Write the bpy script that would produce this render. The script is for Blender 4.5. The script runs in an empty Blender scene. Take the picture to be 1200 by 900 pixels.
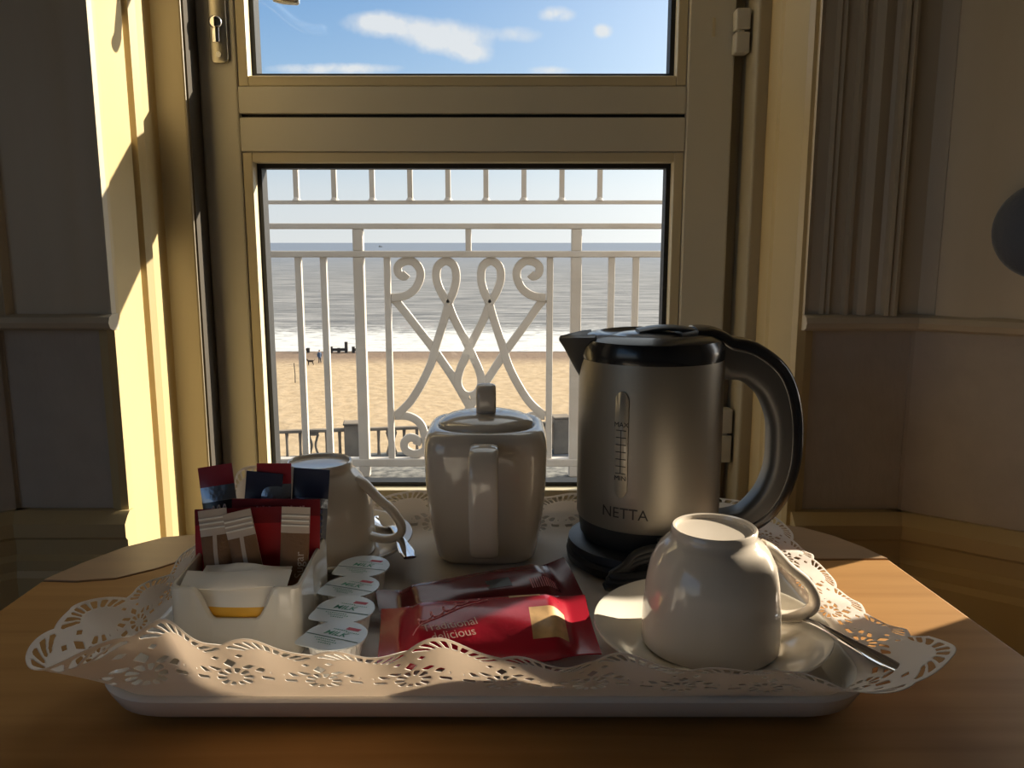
import bpy, bmesh, math, random
from mathutils import Vector, Matrix
random.seed(7)
PI = math.pi
C = bpy.context.scene.collection
T = 0.40            # table top height
CAMZ = 0.68

# ------------------------------------------------------------------ materials
def new_mat(name):
    m = bpy.data.materials.new(name); m.use_nodes = True
    nt = m.node_tree
    return m, nt, nt.nodes['Principled BSDF']

def mat(name, col, rough=0.5, metal=0.0, spec=0.5, var=0.0, vscale=8.0, vstretch=(1, 1, 1), col2=None,
        bump=0.0, bscale=60.0, bstretch=(1, 1, 1), coat=0.0, trans=0.0, sheen=0.0):
    m, nt, p = new_mat(name)
    p.inputs['Base Color'].default_value = (*col, 1)
    p.inputs['Roughness'].default_value = rough
    p.inputs['Metallic'].default_value = metal
    p.inputs['Specular IOR Level'].default_value = spec
    p.inputs['Coat Weight'].default_value = coat
    p.inputs['Coat Roughness'].default_value = 0.05
    p.inputs['Sheen Weight'].default_value = sheen
    tc = nt.nodes.new('ShaderNodeTexCoord')
    if col2 is not None or var:
        mp = nt.nodes.new('ShaderNodeMapping'); mp.inputs['Scale'].default_value = vstretch
        nt.links.new(tc.outputs['Object'], mp.inputs['Vector'])
        n = nt.nodes.new('ShaderNodeTexNoise'); n.inputs['Scale'].default_value = vscale
        n.inputs['Detail'].default_value = 6
        nt.links.new(mp.outputs['Vector'], n.inputs['Vector'])
        r = nt.nodes.new('ShaderNodeValToRGB')
        r.color_ramp.elements[0].position = 0.35; r.color_ramp.elements[1].position = 0.65
        c2 = col2 if col2 is not None else tuple(c * (1 - var) for c in col)
        r.color_ramp.elements[0].color = (*col, 1); r.color_ramp.elements[1].color = (*c2, 1)
        nt.links.new(n.outputs['Fac'], r.inputs['Fac'])
        nt.links.new(r.outputs['Color'], p.inputs['Base Color'])
    if bump:
        mp2 = nt.nodes.new('ShaderNodeMapping'); mp2.inputs['Scale'].default_value = bstretch
        nt.links.new(tc.outputs['Object'], mp2.inputs['Vector'])
        n2 = nt.nodes.new('ShaderNodeTexNoise'); n2.inputs['Scale'].default_value = bscale
        n2.inputs['Detail'].default_value = 4
        nt.links.new(mp2.outputs['Vector'], n2.inputs['Vector'])
        b = nt.nodes.new('ShaderNodeBump'); b.inputs['Strength'].default_value = bump
        b.inputs['Distance'].default_value = 0.002
        nt.links.new(n2.outputs['Fac'], b.inputs['Height'])
        nt.links.new(b.outputs['Normal'], p.inputs['Normal'])
    return m

def translucent_mat(name, col, tcol, fac):
    m = bpy.data.materials.new(name); m.use_nodes = True
    nt = m.node_tree; nt.nodes.clear()
    o = nt.nodes.new('ShaderNodeOutputMaterial')
    d = nt.nodes.new('ShaderNodeBsdfDiffuse'); d.inputs['Color'].default_value = (*col, 1)
    t = nt.nodes.new('ShaderNodeBsdfTranslucent'); t.inputs['Color'].default_value = (*tcol, 1)
    x = nt.nodes.new('ShaderNodeMixShader'); x.inputs[0].default_value = fac
    nt.links.new(d.outputs[0], x.inputs[1]); nt.links.new(t.outputs[0], x.inputs[2])
    nt.links.new(x.outputs[0], o.inputs['Surface'])
    return m

def glass_mat(name, refl=0.06, tint=(0.97, 0.98, 0.97), rough=0.0):
    m = bpy.data.materials.new(name); m.use_nodes = True
    nt = m.node_tree; nt.nodes.clear()
    o = nt.nodes.new('ShaderNodeOutputMaterial')
    t = nt.nodes.new('ShaderNodeBsdfTransparent'); t.inputs['Color'].default_value = (*tint, 1)
    g = nt.nodes.new('ShaderNodeBsdfGlossy'); g.inputs['Roughness'].default_value = rough
    x = nt.nodes.new('ShaderNodeMixShader'); x.inputs[0].default_value = refl
    nt.links.new(t.outputs[0], x.inputs[1]); nt.links.new(g.outputs[0], x.inputs[2])
    nt.links.new(x.outputs[0], o.inputs['Surface'])
    return m

def wood_mat(name, c1, c2, rough=0.35, stretch=(1.2, 22, 22), coat=0.0, scale=3.0, spec=0.5):
    m, nt, p = new_mat(name)
    tc = nt.nodes.new('ShaderNodeTexCoord')
    mp = nt.nodes.new('ShaderNodeMapping'); mp.inputs['Scale'].default_value = stretch
    nt.links.new(tc.outputs['Object'], mp.inputs['Vector'])
    n = nt.nodes.new('ShaderNodeTexNoise'); n.inputs['Scale'].default_value = scale
    n.inputs['Detail'].default_value = 8; n.inputs['Distortion'].default_value = 0.4
    nt.links.new(mp.outputs['Vector'], n.inputs['Vector'])
    r = nt.nodes.new('ShaderNodeValToRGB')
    r.color_ramp.elements[0].position = 0.3; r.color_ramp.elements[1].position = 0.72
    r.color_ramp.elements[0].color = (*c1, 1); r.color_ramp.elements[1].color = (*c2, 1)
    nt.links.new(n.outputs['Fac'], r.inputs['Fac'])
    nt.links.new(r.outputs['Color'], p.inputs['Base Color'])
    p.inputs['Roughness'].default_value = rough
    p.inputs['Coat Weight'].default_value = coat
    p.inputs['Specular IOR Level'].default_value = spec
    return m

M = {}
M['cream'] = mat('cream_paint', (0.60, 0.47, 0.25), 0.42, var=0.06, vscale=5, bump=0.15, bscale=18, bstretch=(1, 1, 0.1))
M['wallpaint'] = mat('wall_gloss_paint', (0.66, 0.57, 0.43), 0.45, var=0.12, vscale=4, vstretch=(3, 3, 0.4), bump=0.1, bscale=25)
M['dado'] = mat('dado_paper', (0.58, 0.52, 0.45), 0.7, var=0.08, vscale=30, bump=0.5, bscale=160, bstretch=(1, 1, 0.35))
M['plaster'] = mat('plaster', (0.55, 0.50, 0.42), 0.8, var=0.05)
M['ceiling'] = mat('ceiling_paint', (0.65, 0.62, 0.56), 0.9)
M['carpet'] = mat('carpet', (0.12, 0.08, 0.07), 0.95, var=0.3, vscale=120, bump=0.6, bscale=300)
M['door'] = mat('door_frame_paint', (0.76, 0.73, 0.65), 0.38, spec=0.4, var=0.03, bump=0.03)
M['frame'] = mat('recess_shaded_paint', (0.44, 0.39, 0.29), 0.45)  # darker copy of the door paint, with the recess shade put into it
M['gap_shade'] = mat('brown_gap_shade', (0.06, 0.05, 0.04), 0.8)  # dark brown that paints the shade of the gap beside the door
M['hinge'] = mat('grey_hinge', (0.62, 0.60, 0.55), 0.4)
M['bead'] = mat('glazing_bead', (0.72, 0.64, 0.46), 0.35)
M['gasket'] = mat('black_rubber', (0.012, 0.012, 0.014), 0.6)
M['pane'] = glass_mat('window_glass', 0.05)
M['steelplate'] = mat('satin_brass_steel', (0.55, 0.52, 0.44), 0.3, 1.0)
M['chrome'] = mat('chrome', (0.80, 0.80, 0.82), 0.06, 1.0)
M['silver'] = mat('silver_handle', (0.75, 0.75, 0.74), 0.25, 0.9)
M['dark'] = mat('dark_slot', (0.01, 0.01, 0.01), 0.7)
M['wood'] = wood_mat('oak_veneer', (0.37, 0.185, 0.056), (0.47, 0.25, 0.082), 0.55, spec=0.2)
M['woodleaf'] = wood_mat('worn_leaf_veneer', (0.42, 0.27, 0.15), (0.36, 0.24, 0.14), 0.40, spec=0.35)
M['woodedge'] = wood_mat('oak_edge', (0.36, 0.20, 0.09), (0.46, 0.27, 0.12), 0.4)
M['tray'] = mat('white_melamine', (0.74, 0.72, 0.68), 0.25, coat=0.3)
M['paper'] = translucent_mat('lace_paper', (0.90, 0.88, 0.85), (0.90, 0.80, 0.69), 0.42)
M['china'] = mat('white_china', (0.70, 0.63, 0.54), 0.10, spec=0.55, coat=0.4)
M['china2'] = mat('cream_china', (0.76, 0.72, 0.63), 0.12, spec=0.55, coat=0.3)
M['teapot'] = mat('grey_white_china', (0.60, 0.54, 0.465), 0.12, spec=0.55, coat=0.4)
M['steel'] = mat('brushed_steel', (0.29, 0.268, 0.23), 0.44, 0.75, bump=0.05, bscale=400, bstretch=(0.05, 0.05, 1))
M['black'] = mat('black_plastic', (0.012, 0.013, 0.016), 0.22, coat=0.3, bump=0.05, bscale=500)
M['blackmat'] = mat('matt_black_plastic', (0.016, 0.017, 0.018), 0.45)
M['greyplastic'] = mat('dark_grey_plastic', (0.055, 0.055, 0.055), 0.35)
M['gauge'] = mat('gauge_clear_plastic', (0.42, 0.39, 0.33), 0.12, coat=0.5)
M['ink'] = mat('dark_ink', (0.012, 0.011, 0.010), 0.5)
M['red'] = mat('red_foil', (0.33, 0.012, 0.022), 0.28, spec=0.6, bump=0.15, bscale=60)
M['redbright'] = mat('bright_red_film', (0.33, 0.009, 0.024), 0.25, spec=0.6, bump=0.25, bscale=50)
M['maroon'] = mat('maroon_film', (0.13, 0.007, 0.011), 0.25, spec=0.6, bump=0.25, bscale=50)
M['redpaper'] = mat('red_paper', (0.45, 0.014, 0.022), 0.5, spec=0.3)
M['redpaperdark'] = mat('dark_red_paper', (0.22, 0.008, 0.014), 0.5, spec=0.3)
M['navy'] = mat('navy_foil', (0.012, 0.018, 0.055), 0.3, spec=0.6)
M['blackfoil'] = mat('black_foil', (0.010, 0.010, 0.012), 0.3, spec=0.6)
M['silverfoil'] = mat('silver_foil', (0.30, 0.33, 0.38), 0.25, 0.8, bump=0.5, bscale=90)
M['whiteprint'] = mat('white_print', (0.78, 0.76, 0.72), 0.5)
M['palered'] = mat('pale_red_print', (0.62, 0.22, 0.24), 0.5)
M['goldprint'] = mat('tan_print', (0.55, 0.35, 0.30), 0.5)
M['brownsugar'] = mat('brown_sugar', (0.26, 0.13, 0.055), 0.6, var=0.35, vscale=14, bump=0.4, bscale=400)
M['paleband'] = mat('pale_clear_film', (0.58, 0.47, 0.38), 0.3)
M['whitepaper'] = mat('white_sachet_paper', (0.84, 0.79, 0.70), 0.55, bump=0.2, bscale=60)
M['yellow'] = mat('yellow_print', (0.80, 0.42, 0.04), 0.5)
M['foillid'] = mat('milk_lid_foil', (0.62, 0.66, 0.67), 0.28, metal=0.25, bump=0.25, bscale=70)
M['potplastic'] = mat('milk_pot_plastic', (0.82, 0.80, 0.76), 0.3)
M['green'] = mat('green_print', (0.05, 0.26, 0.16), 0.5)
M['greenline'] = mat('dark_green_print', (0.02, 0.10, 0.08), 0.5)
M['logo'] = mat('red_print', (0.55, 0.05, 0.08), 0.5)
M['shortbread'] = mat('shortbread_picture', (0.72, 0.45, 0.20), 0.45, col2=(0.34, 0.20, 0.08), vscale=60)
M['railing'] = mat('white_railing_paint', (0.56, 0.52, 0.48), 0.5, col2=(0.50, 0.45, 0.40), vscale=9, bump=0.2, bscale=40)
M['rust'] = mat('rust', (0.22, 0.10, 0.05), 0.8)
M['gravel'] = mat('grey_asphalt_gravel', (0.24, 0.23, 0.21), 0.85, col2=(0.06, 0.06, 0.06), vscale=42, bump=0.6, bscale=80)
M['blue'] = mat('blue_velvet', (0.055, 0.075, 0.13), 0.6, sheen=0.6, bump=0.4, bscale=200)

# ------------------------------------------------------------------ mesh builder
class MB:
    def __init__(s): s.v = []; s.f = []; s.mi = []; s.cur = 0
    def mat(s, i): s.cur = i; return s
    def add(s, vs, fs):
        o = len(s.v); s.v += [tuple(p) for p in vs]
        for f in fs: s.f.append(tuple(i + o for i in f)); s.mi.append(s.cur)
    def box(s, x0, x1, y0, y1, z0, z1, mtx=None):
        vs = [Vector((x, y, z)) for z in (z0, z1) for y in (y0, y1) for x in (x0, x1)]
        if mtx: vs = [mtx @ p for p in vs]
        s.add(vs, [(0, 2, 3, 1), (4, 5, 7, 6), (0, 1, 5, 4), (2, 6, 7, 3), (0, 4, 6, 2), (1, 3, 7, 5)])
        return s
    def prism(s, out, z0, z1, mtx=None):
        n = len(out)
        vs = [Vector((x, y, z0)) for x, y in out] + [Vector((x, y, z1)) for x, y in out]
        if mtx: vs = [mtx @ p for p in vs]
        fs = [tuple(range(n - 1, -1, -1)), tuple(range(n, 2 * n))]
        fs += [(i, (i + 1) % n, n + (i + 1) % n, n + i) for i in range(n)]
        s.add(vs, fs); return s
    def lathe(s, prof, cx=0, cy=0, cz=0, n=64, mtx=None, a0=0.0):
        vs = []; fs = []; rows = []
        for r, z in prof:
            if r <= 1e-7:
                rows.append([len(vs)]); vs.append(Vector((cx, cy, cz + z)))
            else:
                rows.append(list(range(len(vs), len(vs) + n)))
                vs += [Vector((cx + r * math.cos(a0 + 2 * PI * i / n), cy + r * math.sin(a0 + 2 * PI * i / n), cz + z)) for i in range(n)]
        for a, b in zip(rows, rows[1:]):
            for i in range(n):
                j = (i + 1) % n
                if len(a) == 1 and len(b) == 1: continue
                if len(a) == 1: fs.append((a[0], b[j], b[i]))
                elif len(b) == 1: fs.append((a[i], a[j], b[0]))
                else: fs.append((a[i], a[j], b[j], b[i]))
        if mtx: vs = [mtx @ p for p in vs]
        s.add(vs, fs); return s
    def rings(s, rings, cap0=True, cap1=True):
        n = len(rings[0]); vs = [p for r in rings for p in r]; fs = []
        for k in range(len(rings) - 1):
            for i in range(n):
                j = (i + 1) % n
                fs.append((k * n + i, k * n + j, (k + 1) * n + j, (k + 1) * n + i))
        if cap0: fs.append(tuple(range(n - 1, -1, -1)))
        if cap1: fs.append(tuple(range((len(rings) - 1) * n, len(rings) * n)))
        s.add(vs, fs); return s
    def tube(s, path, rad, n=12, cap=True):
        path = [Vector(p) for p in path]; m = len(path)
        if not hasattr(rad, '__len__'): rad = [rad] * m
        tan = [(path[min(i + 1, m - 1)] - path[max(i - 1, 0)]).normalized() for i in range(m)]
        ref = Vector((0, 0, 1)) if abs(tan[0].z) < 0.9 else Vector((1, 0, 0))
        nrm = (ref - tan[0] * ref.dot(tan[0])).normalized(); R = []
        for i in range(m):
            nrm = (nrm - tan[i] * nrm.dot(tan[i])).normalized(); b = tan[i].cross(nrm)
            R.append([path[i] + (nrm * math.cos(2 * PI * k / n) + b * math.sin(2 * PI * k / n)) * rad[i] for k in range(n)])
        return s.rings(R, cap, cap)
    def sweep(s, path, side, hw, ht, n=16, p=2.6):
        path = [Vector(q) for q in path]; m = len(path); side = Vector(side).normalized()
        if not hasattr(hw, '__len__'): hw = [hw] * m
        if not hasattr(ht, '__len__'): ht = [ht] * m
        R = []
        for i in range(m):
            t = (path[min(i + 1, m - 1)] - path[max(i - 1, 0)]).normalized()
            S = (side - t * side.dot(t)).normalized(); N = t.cross(S)
            ring = []
            for k in range(n):
                a = 2 * PI * (k + 0.5) / n; c, q = math.cos(a), math.sin(a)
                ring.append(path[i] + S * hw[i] * math.copysign(abs(c) ** (2 / p), c) + N * ht[i] * math.copysign(abs(q) ** (2 / p), q))
            R.append(ring)
        return s.rings(R)
    def build(s, name, mats, parent=None, smooth=None, loc=None, bevel=0, bseg=2, solid=0):
        if not isinstance(mats, (list, tuple)): mats = [mats]
        me = bpy.data.meshes.new(name); me.from_pydata(s.v, [], s.f); me.update()
        for m in mats: me.materials.append(m)
        for p, i in zip(me.polygons, s.mi): p.material_index = min(i, len(mats) - 1)
        b = bmesh.new(); b.from_mesh(me); bmesh.ops.recalc_face_normals(b, faces=b.faces)
        if bevel:
            es = [e for e in b.edges if len(e.link_faces) == 2 and e.calc_face_angle(0) > 0.6]
            bmesh.ops.bevel(b, geom=es, offset=bevel, segments=bseg, profile=0.5, affect='EDGES', clamp_overlap=True)
        b.to_mesh(me); b.free()
        if smooth is not None:
            me.polygons.foreach_set('use_smooth', [True] * len(me.polygons))
            me.set_sharp_from_angle(angle=math.radians(smooth))
        o = bpy.data.objects.new(name, me); C.objects.link(o)
        if parent: o.parent = parent
        if loc: o.location = loc
        if solid:
            md = o.modifiers.new('solid', 'SOLIDIFY'); md.thickness = solid; md.offset = 0
        return o

def spline(pts, n=8, closed=False):
    P = [Vector(p) for p in pts]; out = []; m = len(P)
    for i in range(m if closed else m - 1):
        g = (lambda k: P[k % m]) if closed else (lambda k: P[max(0, min(k, m - 1))])
        a, b, c, d = g(i - 1), g(i), g(i + 1), g(i + 2)
        for k in range(n):
            t = k / n
            out.append(0.5 * ((2 * b) + (c - a) * t + (2 * a - 5 * b + 4 * c - d) * t * t + (3 * b - a - 3 * c + d) * t ** 3))
    if not closed: out.append(P[-1])
    return out

def lerp(a, b, t): return a + (b - a) * t
def interp(xs, ys, x, smooth=True):
    if x <= xs[0]: return ys[0]
    for i in range(len(xs) - 1):
        if x <= xs[i + 1]:
            t = (x - xs[i]) / (xs[i + 1] - xs[i])
            if smooth: t = t * t * (3 - 2 * t)
            return lerp(ys[i], ys[i + 1], t)
    return ys[-1]

def rrect(a, b, r, n=8):
    out = []
    for cx, cy, a0 in ((a - r, b - r, 0), (-a + r, b - r, PI / 2), (-a + r, -b + r, PI), (a - r, -b + r, 1.5 * PI)):
        for k in range(n + 1):
            t = a0 + PI / 2 * k / n; out.append((cx + r * math.cos(t), cy + r * math.sin(t)))
    return out

def empty(name, loc=(0, 0, 0), rz=0, parent=None):
    o = bpy.data.objects.new(name, None); C.objects.link(o)
    o.location = loc; o.rotation_euler = (0, 0, rz); o.empty_display_size = 0.02
    if parent: o.parent = parent
    return o
def tag(o, label, cat, group=None):
    o['label'] = label; o['category'] = cat
    if group: o['group'] = group
    return o
def struct(o): o['kind'] = 'structure'; return o
def copy_tree(o, parent=None):
    c = o.copy(); C.objects.link(c)
    if parent: c.parent = parent
    for ch in list(o.children): copy_tree(ch, c)
    return c

def text_geo(body, size, shear=0.0, spacing=1.0, bold=0.0):
    cu = bpy.data.curves.new('lettering_curve', 'FONT'); cu.body = body; cu.size = size
    cu.align_x = 'CENTER'; cu.align_y = 'CENTER'; cu.shear = shear; cu.space_character = spacing
    cu.resolution_u = 3; cu.offset = bold
    o = bpy.data.objects.new('lettering_tmp', cu); C.objects.link(o)
    bpy.context.view_layer.update()
    dg = bpy.context.evaluated_depsgraph_get()
    me = bpy.data.meshes.new_from_object(o.evaluated_get(dg))
    vs = [(v.co.x, v.co.y) for v in me.vertices]; fs = [tuple(p.vertices) for p in me.polygons]
    bpy.data.objects.remove(o); bpy.data.meshes.remove(me); bpy.data.curves.remove(cu)
    return vs, fs
def text_part(name, body, size, m, parent, fn, **kw):
    vs, fs = text_geo(body, size, **kw)
    b = MB(); b.add([fn(x, y) for x, y in vs], fs)
    me_o = b.build(name, m, parent)
    return me_o

# ================================================================== SETTING
def wall_run(mb, p0, p1, th, z0, z1, holes=()):
    """wall from p0 to p1, thickness th to the left of the direction, with holes (s0,s1,za,zb)"""
    p0 = Vector((p0[0], p0[1], 0)); p1 = Vector((p1[0], p1[1], 0)); L = (p1 - p0).length; d = (p1 - p0) / L
    mtx = Matrix(((d.x, -d.y, 0, p0.x), (d.y, d.x, 0, p0.y), (0, 0, 1, 0), (0, 0, 0, 1)))
    cur = 0
    for s0, s1, za, zb in sorted(holes):
        mb.box(cur, s0, 0, th, z0, z1, mtx); mb.box(s0, s1, 0, th, z0, za, mtx); mb.box(s0, s1, 0, th, zb, z1, mtx); cur = s1
    mb.box(cur, L, 0, th, z0, z1, mtx)
    return mtx
H = 2.6
LC = (-0.583, 0.935); RC = (0.455, 0.93)          # bay corners
SD = (0.81, -0.586)
RE = (RC[0] + 1.1 * SD[0], RC[1] + 1.1 * SD[1]); LE = (LC[0] - 1.1 * SD[0], LC[1] + 1.1 * SD[1])
RAIL_Z = CAMZ - 0.088; SKIRT_Z = CAMZ - 0.309

b = MB(); b.box(LE[0] - 0.1, RE[0] + 0.1, -3.1, 1.27, -0.1, 0); struct(b.build('floor', M['carpet']))
b = MB(); b.box(LE[0] - 0.1, RE[0] + 0.1, -3.1, 1.27, H, H + 0.1); struct(b.build('ceiling', M['ceiling']))
b = MB(); b.box(LE[0] - 0.1, RE[0] + 0.1, -3.1, -3.0, 0, H); struct(b.build('wall_back', M['plaster']))
b = MB(); b.box(RE[0], RE[0] + 0.1, -3.0, RE[1], 0, H); struct(b.build('wall_right', M['plaster']))
b = MB(); wall_run(b, (LE[0], -3.0), (LE[0], LE[1]), 0.1, 0, H, [(1.0, 2.9, 0.40, 1.40)]); struct(b.build('wall_left', M['plaster']))  # opening added out of view to let fill light in

# piers beside the door
b = MB(); b.box(LC[0], -0.455, LC[1] + 0.006, 1.26, 0, H)
b.box(-0.455, 0.325, 1.06, 1.26, 2.12, H)          # lintel
b.box(0.325, RC[0], RC[1] + 0.006, 1.26, 0, H)
struct(b.build('wall_far', M['dado']))
# splayed bay walls
bR = MB(); mtxR = wall_run(bR, RE, RC, -0.05, 0, H, [(1.1 - 0.312, 1.1 - 0.156, CAMZ - 0.26, 0.82)])
bR.prism([(RC[0] - 0.002, RC[1] + 0.004), (RC[0] + 0.01, RC[1] + 0.002), (RC[0] + 0.06, RC[1] + 0.05), (RC[0] + 0.02, RC[1] + 0.20), (RC[0] - 0.03, RC[1] + 0.20)], 0, H)
struct(bR.build('wall_right_bay', M['dado']))
bL = MB(); mtxL = wall_run(bL, LC, LE, -0.05, 0, H)
bL.prism([(LC[0] + 0.002, LC[1] + 0.004), (LC[0] - 0.01, LC[1] + 0.002), (LC[0] - 0.06, LC[1] + 0.05), (LC[0] - 0.02, LC[1] + 0.20), (LC[0] + 0.03, LC[1] + 0.20)], 0, H)
struct(bL.build('wall_left_bay', M['dado']))

def along(p0, d, nrm):
    """matrix: x along the wall, y out of the wall into the room, z up"""
    return Matrix(((d[0], nrm[0], 0, p0[0]), (d[1], nrm[1], 0, p0[1]), (0, 0, 1, 0), (0, 0, 0, 1)))
FL = along((LC[0], LC[1]), (1, 0), (0, -1)); FR = along((RC[0], RC[1]), (-1, 0), (0, -1))
SR = along(RC, SD, (-0.586, -0.81)); SL = along(LC, (-SD[0], SD[1]), (0.586, -0.81))

def profile_run(mb, prof, s0, s1, mtx):
    """profile [(depth, z)] extruded along the wall"""
    n = len(prof)
    vs = [mtx @ Vector((s0, d, z)) for d, z in prof] + [mtx @ Vector((s1, d, z)) for d, z in prof]
    fs = [tuple(range(n)), tuple(range(2 * n - 1, n - 1, -1))] + [(i, n + i, n + (i + 1) % n, (i + 1) % n) for i in range(n)]
    mb.add(vs, fs)
def skirt_prof():
    z = SKIRT_Z
    return [(-0.004, 0), (0.026, 0), (0.026, z - 0.075), (0.022, z - 0.068), (0.022, z - 0.056), (0.016, z - 0.050),
            (0.016, z - 0.032), (0.020, z - 0.028), (0.020, z - 0.012), (0.012, z - 0.004), (0.006, z), (-0.004, z)]
def rail_prof(z0):
    return [(-0.004, z0 - 0.009), (0.010, z0 - 0.009), (0.017, z0 - 0.006), (0.020, z0), (0.017, z0 + 0.006), (0.010, z0 + 0.009), (-0.004, z0 + 0.009)]
for nm, A, B, la, lb in (('baseboard_left', FL, SL, 0.133, 0.30), ('baseboard_right', FR, SR, 0.127, 0.9)):
    b = MB(); profile_run(b, skirt_prof(), 0, la + 0.003, A); profile_run(b, skirt_prof(), -0.014, lb, B)
    struct(b.build(nm, M['cream'], smooth=25))
for nm, A, B, la, lb in (('trim_1', FL, SL, 0.136, 0.20), ('trim_2', FR, SR, 0.130, 0.18)):
    b = MB(); profile_run(b, rail_prof(RAIL_Z), 0, la, A); profile_run(b, rail_prof(RAIL_Z), -0.01, lb, B)
    struct(b.build(nm, M['wallpaint'], smooth=40))
# panelling above the chair rail: vertical mouldings, plan outline (s, depth)
def panel(name, mtx, prof, z0, z1, m):
    n = len(prof)
    out = [(s, -0.004) for s in (prof[-1][0], prof[0][0])]
    pts = prof + out
    b = MB(); b.prism(pts, z0, z1, mtx)
    return struct(b.build(name, m, smooth=30))
ZP = RAIL_Z + 0.008
# right pier, s runs from the corner (0) towards the door (0.13)
panel('trim_3', FR, [(0.0, 0.003), (0.028, 0.003), (0.030, 0.016), (0.034, 0.018), (0.037, 0.012), (0.040, 0.017), (0.044, 0.016), (0.046, 0.009),
      (0.050, 0.006), (0.056, 0.010), (0.064, 0.014), (0.072, 0.010), (0.075, 0.005), (0.081, 0.005), (0.083, 0.012), (0.087, 0.012), (0.089, 0.005),
      (0.101, 0.004), (0.103, 0.010), (0.106, 0.006), (0.109, 0.010), (0.112, 0.004), (0.124, 0.004), (0.130, 0.010)], ZP, H, M['wallpaint'])
panel('trim_4', SR, [(0.0, 0.003), (0.018, 0.003), (0.020, 0.010), (0.060, 0.012), (0.085, 0.006), (0.110, 0.013), (0.118, 0.005), (0.160, 0.004), (0.175, 0.004)], ZP, H, M['wallpaint'])
# left pier, s from the corner towards the door
panel('trim_5', FL, [(0.0, 0.003), (0.008, 0.003), (0.011, 0.014), (0.016, 0.010), (0.020, 0.015), (0.024, 0.005), (0.060, 0.005), (0.075, 0.008), (0.100, 0.005), (0.124, 0.004), (0.130, 0.007), (0.134, 0.007)], ZP, H, M['wallpaint'])
panel('trim_6', SL, [(0.0, 0.003), (0.03, 0.003), (0.034, 0.012), (0.05, 0.004), (0.18, 0.004)], ZP, H, M['wallpaint'])
# door reveals (linings with beads), plan outline in world XY
b = MB()
b.prism([(-0.47, 0.938), (-0.458, 0.932), (-0.450, 0.934), (-0.448, 0.944), (-0.450, 0.950), (-0.450, 1.012), (-0.4555, 1.0135), (-0.4555, 1.0185), (-0.446, 1.020), (-0.441, 1.029),
         (-0.446, 1.038), (-0.4555, 1.0395), (-0.4555, 1.044), (-0.449, 1.0455), (-0.449, 1.079), (-0.447, 1.085), (-0.47, 1.085)], 0, 2.12)
struct(b.build('trim_7', M['cream'], smooth=30))
b = MB()
b.prism([(0.34, 0.932), (0.330, 0.926), (0.321, 0.928), (0.318, 0.938), (0.320, 0.944), (0.320, 1.028), (0.317, 1.032), (0.317, 1.042),
         (0.321, 1.046), (0.321, 1.085), (0.34, 1.085)], 0, 2.12)
struct(b.build('trim_8', M['cream'], smooth=30))

# ------------------------------------------------------------------ balcony door
DY = 1.13
door = struct(empty('door_1', (-0.07, DY, 0)))
def dbuild(mb, name, m, parent=None, **kw):
    o = mb.build(name, m, None, **kw); p = parent or door
    o.parent = p; o.matrix_parent_inverse = Matrix.Translation(p.location if p is door else Vector((0, 0, 0))).inverted() if p is door else Matrix()
    return o
zc = CAMZ
b = MB()                                         # fixed outer frame
b.box(-0.450, -0.409, 1.085, 1.20, 0, 2.12); b.box(0.305, 0.325, 1.085, 1.20, 0, 2.12); b.box(0.2905, 0.306, 1.150, 1.20, 0, 2.12)
b.box(-0.409, 0.305, 1.085, 1.20, 2.07, 2.12); b.box(-0.409, 0.305, 1.10, 1.22, 0, 0.03)
dbuild(b, 'outer_frame', M['frame'], bevel=0.003)
b = MB(); b.box(-0.4092, -0.4070, 1.088, 1.1295, 0.03, 2.07); dbuild(b, 'gap_shade_strip', M['gap_shade'])  # dark strip standing in for the shaded gap along the frame
zl0, zl1 = zc - 0.3464, zc + 0.105               # lower glass opening
zu0, zu1 = zc + 0.2149, 2.02
xl0, xl1 = -0.3446, 0.2147
bw = 0.014
for nm, x0, x1 in (('stile', -0.4075, xl0 - bw), ('stile', xl1 + bw, 0.289)):
    b = MB(); b.box(x0, x1, DY, DY + 0.06, 0.035, 2.065); dbuild(b, nm, M['door'], bevel=0.0025)
seam = zc + 0.1646
for z0, z1 in ((0.035, zl0 - bw), (zl1 + bw, seam - 0.0025), (seam + 0.0025, zu0 - bw), (zu1 + bw, 2.065)):
    b = MB(); b.box(xl0 - bw + 0.0006, xl1 + bw - 0.0006, DY + 0.0005, DY + 0.06, z0, z1); dbuild(b, 'rail', M['door'], bevel=0.0012)
b = MB(); b.box(xl0 - bw, xl1 + bw, DY + 0.012, DY + 0.058, seam - 0.003, seam + 0.003); dbuild(b, 'seam_seal', M['gasket'])
def frame_ring(x0, x1, z0, z1, w, y0, y1):
    m = MB()
    m.box(x0 - w, x0, y0, y1, z0 - w, z1 + w); m.box(x1, x1 + w, y0, y1, z0 - w, z1 + w)
    m.box(x0, x1, y0, y1, z0 - w, z0); m.box(x0, x1, y0, y1, z1, z1 + w)
    return m
for z0, z1 in ((zl0, zl1), (zu0, zu1)):
    dbuild(frame_ring(xl0, xl1, z0, z1, bw - 0.001, DY + 0.003, DY + 0.028), 'glazing_bead', M['bead'], bevel=0.0015)
    dbuild(frame_ring(xl0 + 0.006, xl1 - 0.006, z0 + 0.006, z1 - 0.006, 0.0065, DY + 0.022, DY + 0.046), 'gasket', M['gasket'])
    b = MB(); b.box(xl0 + 0.002, xl1 - 0.002, DY + 0.030, DY + 0.034, z0 + 0.002, z1 - 0.002); dbuild(b, 'glass_pane', M['pane'])
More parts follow.
